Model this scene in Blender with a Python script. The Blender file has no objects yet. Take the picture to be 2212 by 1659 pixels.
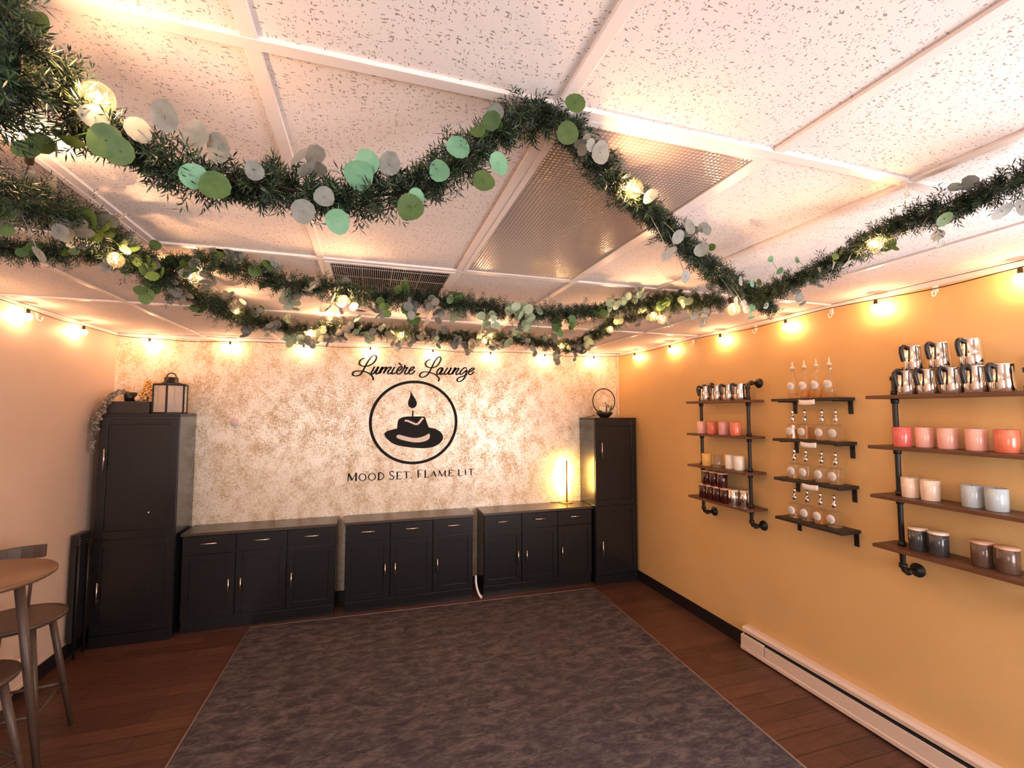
import bpy, bmesh, math, random
from mathutils import Vector, Matrix
C = bpy.context.scene.collection
PI = math.pi
RNG = random.Random(7)

# ------------------------------------------------------------------ materials
def newmat(name):
    m = bpy.data.materials.new(name); m.use_nodes = True
    nt = m.node_tree
    return m, nt, nt.nodes['Principled BSDF'], nt.nodes['Material Output']
def nd(nt, typ, **kw):
    n = nt.nodes.new(typ)
    for k, v in kw.items():
        if k in n.inputs: n.inputs[k].default_value = v
        else: setattr(n, k, v)
    return n
def lk(nt, a, b): nt.links.new(a, b)
def coords(nt, scale=(1,1,1), kind='Object'):
    t = nd(nt, 'ShaderNodeTexCoord'); mp = nd(nt, 'ShaderNodeMapping')
    mp.inputs['Scale'].default_value = scale
    lk(nt, t.outputs[kind], mp.inputs['Vector']); return mp.outputs['Vector']
def ramp(nt, src, stops):
    r = nd(nt, 'ShaderNodeValToRGB'); e = r.color_ramp.elements
    while len(e) < len(stops): e.new(0.5)
    for el, (p, c) in zip(e, stops):
        el.position = p; el.color = (c[0], c[1], c[2], 1) if hasattr(c, '__len__') else (c, c, c, 1)
    lk(nt, src, r.inputs['Fac']); return r.outputs['Color']
def mixc(nt, fac, a, b, mode='MIX'):
    m = nd(nt, 'ShaderNodeMix', data_type='RGBA', blend_type=mode)
    for sock, v in ((m.inputs['Factor'], fac), (m.inputs['A'], a), (m.inputs['B'], b)):
        pass
    fi, ai, bi = m.inputs[0], m.inputs[6], m.inputs[7]
    for s, v in ((fi, fac), (ai, a), (bi, b)):
        if isinstance(v, bpy.types.NodeSocket): lk(nt, v, s)
        elif hasattr(v, '__len__'): s.default_value = (v[0], v[1], v[2], 1)
        else: s.default_value = v
    return m.outputs[2]
def noise(nt, vec, scale, detail=4, rough=.55, dist=0):
    n = nd(nt, 'ShaderNodeTexNoise', Scale=scale, Detail=detail, Roughness=rough, Distortion=dist)
    lk(nt, vec, n.inputs['Vector']); return n.outputs['Fac']
def bump(nt, h, bs, strength=.3, dist=.01):
    b = nd(nt, 'ShaderNodeBump', Strength=strength, Distance=dist)
    lk(nt, h, b.inputs['Height']); lk(nt, b.outputs['Normal'], bs.inputs['Normal'])
def pbr(name, col, rough=.5, metal=0, var=.06, scale=40, spec=.5, coat=0, bmp=0, ior=None, sss=0):
    m, nt, bs, o = newmat(name)
    v = coords(nt); f = noise(nt, v, scale)
    lo = tuple(max(0, c*(1-var)) for c in col); hi = tuple(min(1, c*(1+var)) for c in col)
    lk(nt, ramp(nt, f, [(.3, lo), (.7, hi)]), bs.inputs['Base Color'])
    bs.inputs['Roughness'].default_value = rough; bs.inputs['Metallic'].default_value = metal
    bs.inputs['Specular IOR Level'].default_value = spec; bs.inputs['Coat Weight'].default_value = coat
    bs.inputs['Coat Roughness'].default_value = .12
    if ior: bs.inputs['IOR'].default_value = ior
    if bmp: bump(nt, f, bs, bmp, .004)
    return m
def glassy(name, tint, rough=.03, body=0.0, bodycol=(1,1,1), trl=0.0):
    # thin glass: Fresnel mix of clear and glossy, optionally a little milky body
    m, nt, bs, o = newmat(name); nt.nodes.remove(bs)
    tr = nd(nt, 'ShaderNodeBsdfTransparent', Color=(*tint, 1))
    gl = nd(nt, 'ShaderNodeBsdfGlossy', Roughness=rough, Color=(1, 1, 1, 1))
    lw = nd(nt, 'ShaderNodeLayerWeight', Blend=.5); pw = nd(nt, 'ShaderNodeMath', operation='POWER'); lk(nt, lw.outputs['Facing'], pw.inputs[0]); pw.inputs[1].default_value = 3.2
    fr = nd(nt, 'ShaderNodeMath', operation='MULTIPLY_ADD'); lk(nt, pw.outputs[0], fr.inputs[0]); fr.inputs[1].default_value = .72; fr.inputs[2].default_value = .04
    mx = nd(nt, 'ShaderNodeMixShader'); lk(nt, fr.outputs[0], mx.inputs[0])
    base = tr.outputs[0]
    if body or trl:
        d = nd(nt, 'ShaderNodeBsdfDiffuse', Color=(*bodycol, 1)); t = nd(nt, 'ShaderNodeBsdfTranslucent', Color=(*bodycol, 1))
        m2 = nd(nt, 'ShaderNodeMixShader'); m2.inputs[0].default_value = trl/(body+trl) if body+trl else 0
        lk(nt, d.outputs[0], m2.inputs[1]); lk(nt, t.outputs[0], m2.inputs[2])
        m3 = nd(nt, 'ShaderNodeMixShader'); m3.inputs[0].default_value = body+trl
        lk(nt, tr.outputs[0], m3.inputs[1]); lk(nt, m2.outputs[0], m3.inputs[2]); base = m3.outputs[0]
    lk(nt, base, mx.inputs[1]); lk(nt, gl.outputs[0], mx.inputs[2]); lk(nt, mx.outputs[0], o.inputs[0])
    return m
def emit(name, col, s):
    m, nt, bs, o = newmat(name); nt.nodes.remove(bs)
    e = nd(nt, 'ShaderNodeEmission', Color=(*col, 1), Strength=s); lk(nt, e.outputs[0], o.inputs[0]); return m

M = {}
def wall_paint(name, a, b):
    m, nt, bs, o = newmat(name); v = coords(nt)
    f = noise(nt, v, 1.6, 5); g = noise(nt, v, 160, 3)
    lk(nt, ramp(nt, f, [(.3, a), (.75, b)]), bs.inputs['Base Color'])
    bs.inputs['Roughness'].default_value = .55; bump(nt, g, bs, .25, .002); return m
M['paint_left'] = wall_paint('warm beige wall paint', (.60,.45,.35), (.66,.50,.40))
M['paint_right_warm'] = wall_paint('warm-light tinted wall paint', (.68,.42,.17), (.74,.47,.20))  # warm bulb light put into the colour; likely the same paint as left
def mk_wallpaper():
    m, nt, bs, o = newmat('metallic distressed wallpaper'); v = coords(nt)
    big = noise(nt, coords(nt, (1,1,.8)), 9, 3, .6)
    bx = noise(nt, coords(nt, (9,1,42)), 3, 5, .7, .3); bz = noise(nt, coords(nt, (48,1,8)), 3, 5, .7, .3)
    mx = nd(nt, 'ShaderNodeMath', operation='MAXIMUM'); lk(nt, bx, mx.inputs[0]); lk(nt, bz, mx.inputs[1])
    ad = nd(nt, 'ShaderNodeMath', operation='MULTIPLY_ADD'); lk(nt, big, ad.inputs[0]); ad.inputs[1].default_value = .36; lk(nt, mx.outputs[0], ad.inputs[2])
    hf = nd(nt, 'ShaderNodeMath', operation='MULTIPLY'); lk(nt, ad.outputs[0], hf.inputs[0]); hf.inputs[1].default_value = .5
    k = ramp(nt, hf.outputs[0], [(.335, 0), (.405, 1)])
    # strips of paper 0.53 m wide, each a touch different
    sx = nd(nt, 'ShaderNodeSeparateXYZ'); lk(nt, v, sx.inputs[0])
    dv = nd(nt, 'ShaderNodeMath', operation='DIVIDE'); lk(nt, sx.outputs['X'], dv.inputs[0]); dv.inputs[1].default_value = .53
    fl = nd(nt, 'ShaderNodeMath', operation='FLOOR'); lk(nt, dv.outputs[0], fl.inputs[0])
    wn = nd(nt, 'ShaderNodeTexWhiteNoise', noise_dimensions='1D'); lk(nt, fl.outputs[0], wn.inputs['W'])
    strip = ramp(nt, wn.outputs['Value'], [(0, .9), (1, 1.0)])
    c = mixc(nt, k, (.95,.84,.70), (.58,.41,.215)); c = mixc(nt, 1.0, c, strip, 'MULTIPLY')
    lk(nt, c, bs.inputs['Base Color'])
    lk(nt, ramp(nt, k, [(0, .30), (1, .12)]), bs.inputs['Metallic'])
    lk(nt, ramp(nt, k, [(0, .30), (1, .48)]), bs.inputs['Roughness'])
    bump(nt, hf.outputs[0], bs, .6, .004); return m
M['wallpaper'] = mk_wallpaper()
def mk_tile():
    m, nt, bs, o = newmat('fissured acoustic ceiling tile')
    v0 = coords(nt)
    nz = nd(nt, 'ShaderNodeTexNoise', Scale=9, Detail=2); lk(nt, v0, nz.inputs['Vector'])
    mv = nd(nt, 'ShaderNodeMix', data_type='VECTOR'); mv.inputs[0].default_value = .035
    lk(nt, v0, mv.inputs[4]); lk(nt, nz.outputs['Color'], mv.inputs[5])
    tot = None
    for sc, th, s in (((56,165,60), .19, 1.0), ((150,70,60), .16, 1.0), ((190,190,90), .18, 1.0)):
        mp = nd(nt, 'ShaderNodeMapping'); mp.inputs['Scale'].default_value = sc; lk(nt, mv.outputs[1], mp.inputs['Vector'])
        mp.inputs['Location'].default_value = (sc[0]*.13, sc[1]*.31, .5)
        vo = nd(nt, 'ShaderNodeTexVoronoi', Scale=1.0, Randomness=1.0); lk(nt, mp.outputs[0], vo.inputs['Vector'])
        wn = nd(nt, 'ShaderNodeSeparateColor'); lk(nt, vo.outputs['Color'], wn.inputs[0])
        k1 = ramp(nt, vo.outputs['Distance'], [(th, 1), (th+.09, 0)]); k2 = ramp(nt, wn.outputs[0], [(.52, 0), (.62, .85)])
        mu = mixc(nt, 1.0, k1, k2, 'MULTIPLY')
        tot = mu if tot is None else mixc(nt, 1.0, tot, mu, 'ADD')
    tone = noise(nt, v0, 2.5, 3)
    base = ramp(nt, tone, [(.3, (.76,.685,.655)), (.7, (.82,.745,.715))])
    lk(nt, mixc(nt, tot, base, (.27,.21,.18)), bs.inputs['Base Color'])
    bs.inputs['Roughness'].default_value = .8
    inv = nd(nt, 'ShaderNodeInvert'); lk(nt, tot, inv.inputs['Color']); bump(nt, inv.outputs[0], bs, .5, .002); return m
M['tile'] = mk_tile()
M['tbar'] = pbr('white enamelled ceiling grid', (.80,.72,.69), .35, var=.02)
def mk_floor():
    m, nt, bs, o = newmat('dark red brown wood floor'); v = coords(nt)
    br = nd(nt, 'ShaderNodeTexBrick', Scale=1.0, offset=.4, Color1=(.078,.033,.021,1), Color2=(.118,.051,.033,1), Mortar=(.012,.006,.004,1))
    br.inputs['Mortar Size'].default_value = .002; br.inputs['Brick Width'].default_value = 1.2; br.inputs['Row Height'].default_value = .12
    lk(nt, v, br.inputs['Vector'])
    g = noise(nt, coords(nt, (2.5,30,1)), 2, 8, .65, .5)
    lk(nt, mixc(nt, .75, br.outputs['Color'], ramp(nt, g, [(.3, .45), (.7, 1.3)]), 'MULTIPLY'), bs.inputs['Base Color'])
    lk(nt, ramp(nt, g, [(.3, .45), (.7, .33)]), bs.inputs['Roughness']); bs.inputs['Specular IOR Level'].default_value = .4
    bump(nt, g, bs, .1, .002); return m
M['floor'] = mk_floor()
def mk_rug():
    m, nt, bs, o = newmat('distressed dark rug'); v = coords(nt)
    a = noise(nt, coords(nt, (1.5,3.2,1)), 5.2, 10, .74, .5); b = noise(nt, coords(nt, (9,26,1)), 3, 6, .75)
    c = noise(nt, v, 1.1, 3)
    ad = nd(nt, 'ShaderNodeMath', operation='MULTIPLY_ADD'); lk(nt, b, ad.inputs[0]); ad.inputs[1].default_value = .45; lk(nt, a, ad.inputs[2])
    hv = nd(nt, 'ShaderNodeMath', operation='MULTIPLY'); lk(nt, ad.outputs[0], hv.inputs[0]); hv.inputs[1].default_value = .69
    k = ramp(nt, hv.outputs[0], [(.42, (.038,.032,.037)), (.50, (.072,.060,.066)), (.60, (.15,.125,.118))])
    lk(nt, mixc(nt, ramp(nt, c, [(.35, 0), (.7, .45)]), k, (.058,.044,.052)), bs.inputs['Base Color'])
    bs.inputs['Roughness'].default_value = .9; bs.inputs['Specular IOR Level'].default_value = .15
    bump(nt, noise(nt, v, 420, 2), bs, .6, .003); return m
M['rug'] = mk_rug()
M['rug_edge'] = pbr('rug binding', (.22,.15,.13), .9)
def mk_lacquer(name='black stained wood cabinet', rough=.30, ior=1.5):
    m, nt, bs, o = newmat(name); g = noise(nt, coords(nt, (60,60,3)), 2, 6, .6)
    lk(nt, ramp(nt, g, [(.3, (.0065,.006,.007)), (.7, (.012,.011,.012))]), bs.inputs['Base Color'])
    bs.inputs['Roughness'].default_value = rough; bs.inputs['IOR'].default_value = ior; bump(nt, g, bs, .04, .001); return m
M['lacquer'] = mk_lacquer()
M['lacquer_gloss'] = mk_lacquer('glossy black cabinet side', .20, 1.9)
def mk_top():
    m, nt, bs, o = newmat('dark brown glossy countertop'); g = noise(nt, coords(nt, (2,40,40)), 2, 6, .6)
    lk(nt, ramp(nt, g, [(.3, (.030,.018,.010)), (.7, (.055,.033,.018))]), bs.inputs['Base Color'])
    bs.inputs['Roughness'].default_value = .30; bs.inputs['IOR'].default_value = 1.75; return m
M['top'] = mk_top()
M['nickel'] = pbr('brushed nickel', (.78,.68,.60), .3, 1.0)
M['chrome'] = pbr('polished steel', (.86,.82,.78), .10, 1.0, var=.02)
M['iron'] = pbr('black iron pipe', (.018,.016,.015), .42, .3, bmp=.2, scale=120)
M['black_plastic'] = pbr('black plastic', (.012,.011,.011), .4)
def mk_wood(name, a, b, rough=.45):
    m, nt, bs, o = newmat(name); g = noise(nt, coords(nt, (40,3,40)), 2, 7, .62, .6)
    lk(nt, ramp(nt, g, [(.3, a), (.7, b)]), bs.inputs['Base Color']); bs.inputs['Roughness'].default_value = rough
    bump(nt, g, bs, .15, .002); return m
M['shelf_wood'] = mk_wood('brown stained shelf board', (.085,.032,.015), (.16,.065,.028))
M['black_wood'] = mk_wood('black painted shelf board', (.014,.011,.010), (.026,.020,.018), .5)
M['table_wood'] = mk_wood('brown stained table wood', (.13,.065,.035), (.19,.10,.055), .42)
M['stool_wood'] = mk_wood('dark brown stool wood', (.055,.032,.024), (.085,.05,.036), .42)
M['baseboard'] = pbr('black vinyl baseboard', (.010,.009,.009), .4)
M['heater'] = pbr('cream enamelled heater', (.72,.56,.46), .4, var=.02)
M['white'] = pbr('white plastic', (.82,.78,.74), .35, var=.02)
M['vinyl'] = pbr('black vinyl lettering', (.010,.009,.009), .65, spec=.2)
M['vinyl_white'] = pbr('pale wallpaper showing through decal', (.80,.70,.63), .5)
M['dark_slot'] = pbr('dark recess', (.012,.010,.009), .8)
M['wire'] = pbr('brown wire', (.045,.022,.010), .5)
M['globe'] = glassy('bulb glass', (1,.94,.85), .02, trl=.007, bodycol=(1,.80,.58))
M['globe_frosted'] = glassy('frosted bulb glass', (1,.95,.88), .05, trl=.07, bodycol=(1,.86,.68))
M['filament'] = emit('glowing filament', (1,.55,.28), 1300)
M['filament_small'] = emit('small glowing filament', (1,.55,.28), 1050)
M['led'] = emit('warm led strip', (1,.62,.17), 240)
def mk_needle():
    m, nt, bs, o = newmat('artificial pine needles'); g = nd(nt, 'ShaderNodeNewGeometry')
    lk(nt, ramp(nt, g.outputs['Random Per Island'], [(0, (.005,.009,.008)), (.5, (.012,.026,.012)), (.85, (.035,.068,.020)), (1, (.085,.105,.06))]), bs.inputs['Base Color'])
    bs.inputs['Roughness'].default_value = .5; bs.inputs['Specular IOR Level'].default_value = .3; return m
M['needle'] = mk_needle()
M['twig'] = pbr('brown wire stem', (.05,.04,.025), .6)
def mk_leaf(name, a, b):
    m, nt, bs, o = newmat(name); g = nd(nt, 'ShaderNodeNewGeometry'); n = noise(nt, coords(nt), 60, 3)
    mm = nd(nt, 'ShaderNodeMath', operation='MULTIPLY_ADD'); lk(nt, g.outputs['Random Per Island'], mm.inputs[0]); mm.inputs[1].default_value = .6; lk(nt, n, mm.inputs[2])
    lk(nt, ramp(nt, mm.outputs[0], [(.3, a), (1.0, b)]), bs.inputs['Base Color']); bs.inputs['Roughness'].default_value = .5
    t = nd(nt, 'ShaderNodeBsdfTranslucent', Color=(*b, 1)); mx = nd(nt, 'ShaderNodeMixShader'); mx.inputs[0].default_value = .3
    lk(nt, bs.outputs[0], mx.inputs[1]); lk(nt, t.outputs[0], mx.inputs[2]); lk(nt, mx.outputs[0], o.inputs[0]); return m
M['leaf0'] = mk_leaf('bright eucalyptus leaf', (.09,.28,.15), (.21,.44,.27))
M['leaf1'] = mk_leaf('olive eucalyptus leaf', (.032,.080,.018), (.095,.165,.045))
M['leaf2'] = mk_leaf('silver eucalyptus leaf', (.075,.085,.08), (.27,.28,.25))
M['leaf3'] = mk_leaf('pale green eucalyptus leaf', (.20,.29,.16), (.42,.50,.34))
def mk_lens():
    m, nt, bs, o = newmat('prismatic acrylic light lens')
    ck = coords(nt, (1,1,1)); sx = nd(nt, 'ShaderNodeSeparateXYZ'); lk(nt, ck, sx.inputs[0]); hs = []
    for ax in 'XY':
        mu = nd(nt, 'ShaderNodeMath', operation='MULTIPLY'); lk(nt, sx.outputs[ax], mu.inputs[0]); mu.inputs[1].default_value = 2*PI/.0125
        sn = nd(nt, 'ShaderNodeMath', operation='SINE'); lk(nt, mu.outputs[0], sn.inputs[0]); hs.append(sn.outputs[0])
    ad = nd(nt, 'ShaderNodeMath', operation='ADD'); lk(nt, hs[0], ad.inputs[0]); lk(nt, hs[1], ad.inputs[1])
    lk(nt, ramp(nt, ad.outputs[0], [(.15, (.28,.23,.21)), (.6, (.46,.37,.34))]), bs.inputs['Base Color'])
    bs.inputs['Roughness'].default_value = .16; bs.inputs['Specular IOR Level'].default_value = .7
    bump(nt, ad.outputs[0], bs, .12, .003); return m
M['lens'] = mk_lens()
M['louver'] = pbr('grey vent louver', (.40,.35,.33), .4)
M['glass'] = glassy('clear glass', (.97,.96,.93), .02, body=.03, bodycol=(.95,.93,.88))
M['pane'] = glassy('frosted lantern pane', (1,.96,.92), .08, body=.30, bodycol=(.85,.78,.74), trl=.06)
M['windowpane'] = glassy('window glass', (1,1,1), .01)
M['amber'] = glassy('amber oil', (.93,.62,.24), .05, body=.36, bodycol=(.82,.44,.10), trl=.12)
M['clear_oil'] = glassy('pale oil', (.96,.86,.66), .05, body=.08, bodycol=(.85,.70,.42))
M['paper'] = pbr('white paper label', (.80,.74,.70), .7, var=.03)
M['print'] = pbr('grey print', (.42,.36,.33), .7)
def pots(k, c, r=.22): M[k] = pbr(k.replace('_', ' '), c, r, var=.04, coat=.4)
pots('pink_gloss', (.86,.46,.37)); pots('coral_gloss', (.74,.18,.10)); pots('rose_gloss', (.70,.32,.32)); pots('magenta_gloss', (.66,.13,.11))
pots('yellow_jar', (.78,.42,.10)); pots('white_jar', (.84,.76,.64)); pots('cream_jar', (.80,.62,.48)); pots('blue_jar', (.44,.50,.52)); pots('slate_jar', (.042,.040,.042)); pots('taupe_jar', (.10,.055,.036))
pots('red_jar', (.045,.006,.004), .15); pots('lid_wood', (.62,.36,.24), .5)
M['wax'] = pbr('candle wax', (.82,.66,.52), .5)
M['gold'] = pbr('gold bead', (.95,.62,.24), .16, 1.0)
M['pearl'] = pbr('pink pearl ball', (.60,.38,.30), .3)
M['brass'] = pbr('brushed bronze', (.55,.36,.20), .3, 1.0)
M['vine'] = mk_leaf('silvery trailing leaf', (.10,.09,.08), (.42,.37,.32))
M['flower'] = pbr('cream flower', (.85,.70,.48), .6)

# ------------------------------------------------------------------ mesh helper
class MB:
    def __init__(s): s.v = []; s.f = []; s.sm = []
    def add(s, vs, fs, smooth=False):
        o = len(s.v); s.v += [tuple(v) for v in vs]; s.f += [tuple(i+o for i in f) for f in fs]; s.sm += [smooth]*len(fs); return s
    def box(s, x0, x1, y0, y1, z0, z1):
        return s.add([(x0,y0,z0),(x1,y0,z0),(x1,y1,z0),(x0,y1,z0),(x0,y0,z1),(x1,y0,z1),(x1,y1,z1),(x0,y1,z1)],
                     [(0,3,2,1),(4,5,6,7),(0,1,5,4),(1,2,6,5),(2,3,7,6),(3,0,4,7)])
    def lathe(s, prof, c=(0,0,0), n=20, axis=None, smooth=True):
        # prof: list of (r, h); revolves about axis (unit Vector, default z) through c
        ax = Vector(axis).normalized() if axis else Vector((0,0,1))
        u = ax.orthogonal().normalized(); w = ax.cross(u); c = Vector(c); vs = []; fs = []; rings = []
        for r, h in prof:
            if r < 1e-6: rings.append([len(vs)]); vs.append(c+ax*h)
            else:
                rings.append(list(range(len(vs), len(vs)+n)))
                for i in range(n):
                    a = 2*PI*i/n; vs.append(c+ax*h+(u*math.cos(a)+w*math.sin(a))*r)
        for a, b in zip(rings, rings[1:]):
            for i in range(n):
                j = (i+1) % n
                if len(a) == 1 and len(b) == 1: continue
                if len(a) == 1: fs.append((a[0], b[j], b[i]) [::-1])
                elif len(b) == 1: fs.append((a[i], a[j], b[0]))
                else: fs.append((a[i], a[j], b[j], b[i]))
        for ring, flip in ((rings[0], True), (rings[-1], False)):
            if len(ring) > 1: fs.append(tuple(ring[::-1] if flip else ring))
        return s.add(vs, fs, smooth)
    def cyl(s, p0, p1, r0, r1=None, n=16, smooth=True):
        p0 = Vector(p0); p1 = Vector(p1); d = p1-p0
        return s.lathe([(r0, 0), (r0 if r1 is None else r1, d.length)], p0, n, d, smooth)
    def tube(s, pts, r, n=8, closed=False):
        pts = [Vector(p) for p in pts]; m = len(pts); vs = []; fs = []; u = None
        for i, p in enumerate(pts):
            if closed: t = (pts[(i+1) % m]-pts[i-1])
            else: t = pts[min(i+1, m-1)]-pts[max(i-1, 0)]
            t.normalize()
            u = t.orthogonal() if u is None else (u-t*u.dot(t))
            u.normalize(); w = t.cross(u); rr = r[i] if hasattr(r, '__len__') else r
            for k in range(n):
                a = 2*PI*k/n; vs.append(p+(u*math.cos(a)+w*math.sin(a))*rr)
        for i in range(m if closed else m-1):
            j = (i+1) % m
            for k in range(n): l = (k+1) % n; fs.append((i*n+k, i*n+l, j*n+l, j*n+k))
        if not closed: fs.append(tuple(range(n))[::-1]); fs.append(tuple((m-1)*n+k for k in range(n)))
        return s.add(vs, fs, True)
    def ball(s, c, r, n=12, m=8, axis=None, sq=1.0):
        return s.lathe([(r*math.sin(PI*i/m), -r*sq*math.cos(PI*i/m)) for i in range(m+1)], c, n, axis)
    def prism(s, poly, y0, y1):   # poly of (x, z)
        n = len(poly); vs = [(x, y0, z) for x, z in poly]+[(x, y1, z) for x, z in poly]
        return s.add(vs, [tuple(range(n)), tuple(range(2*n-1, n-1, -1))]+[(i, i+n, (i+1) % n+n, (i+1) % n) for i in range(n)])
    def build(s, name, mat, parent=None, bevel=0, seg=2):
        me = bpy.data.meshes.new(name); me.from_pydata([tuple(v) for v in s.v], [], s.f)
        me.polygons.foreach_set('use_smooth', s.sm); me.materials.append(M[mat] if isinstance(mat, str) else mat)
        bm = bmesh.new(); bm.from_mesh(me); bmesh.ops.recalc_face_normals(bm, faces=bm.faces); bm.to_mesh(me); bm.free()
        o = bpy.data.objects.new(name, me); C.objects.link(o)
        if parent is not None:
            o.parent = parent
            o.matrix_parent_inverse = Matrix.Identity(4)
            p = parent; off = Vector((0,0,0)); 
            while p is not None: off += p.location; p = p.parent
            o.location = -off          # vertices are given in world space
        if bevel:
            b = o.modifiers.new('bevel', 'BEVEL'); b.width = bevel; b.segments = seg; b.limit_method = 'ANGLE'; b.angle_limit = .6
        return o
def root(name, loc, label, cat, group=None):
    o = bpy.data.objects.new(name, None); C.objects.link(o); o.location = loc; o.empty_display_size = .05
    tag(o, label, cat, group); return o
def tag(o, label, cat, group=None):
    o['label'] = label; o['category'] = cat
    if group: o['group'] = group
    return o
def struct(o): o['kind'] = 'structure'; return o
def copy_tree(src, loc, label=None, group=None, parent=None):
    c = src.copy(); C.objects.link(c)
    if parent is None:
        c.location = loc
        if label: c['label'] = label
        if group: c['group'] = group
    else: c.parent = parent
    for ch in list(src.children): copy_tree(ch, None, parent=c)
    return c
def swap(o, mats):   # give a copied thing its own colours: {part stem: material key}
    for ch in o.children:
        k = ch.name.split('.')[0]
        if k in mats:
            ch.data = ch.data.copy(); ch.data.materials[0] = M[mats[k]]
def smooth_path(P, per=8):
    P = [Vector(p) for p in P]; Q = [P[0]*2-P[1]]+P+[P[-1]*2-P[-2]]; out = []
    for i in range(1, len(Q)-2):
        a, b, c, d = Q[i-1:i+3]
        for k in range(per):
            t = k/per
            out.append(.5*((2*b)+(c-a)*t+(2*a-5*b+4*c-d)*t*t+(3*b-a-3*c+d)*t**3))
    out.append(P[-1]); return out
def resample(P, step):
    out = [P[0]]; acc = 0
    for a, b in zip(P, P[1:]):
        L = (b-a).length; pos = step-acc
        while pos <= L: out.append(a+(b-a)*(pos/L)); pos += step
        acc = (acc+L) % step
    return out

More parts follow.
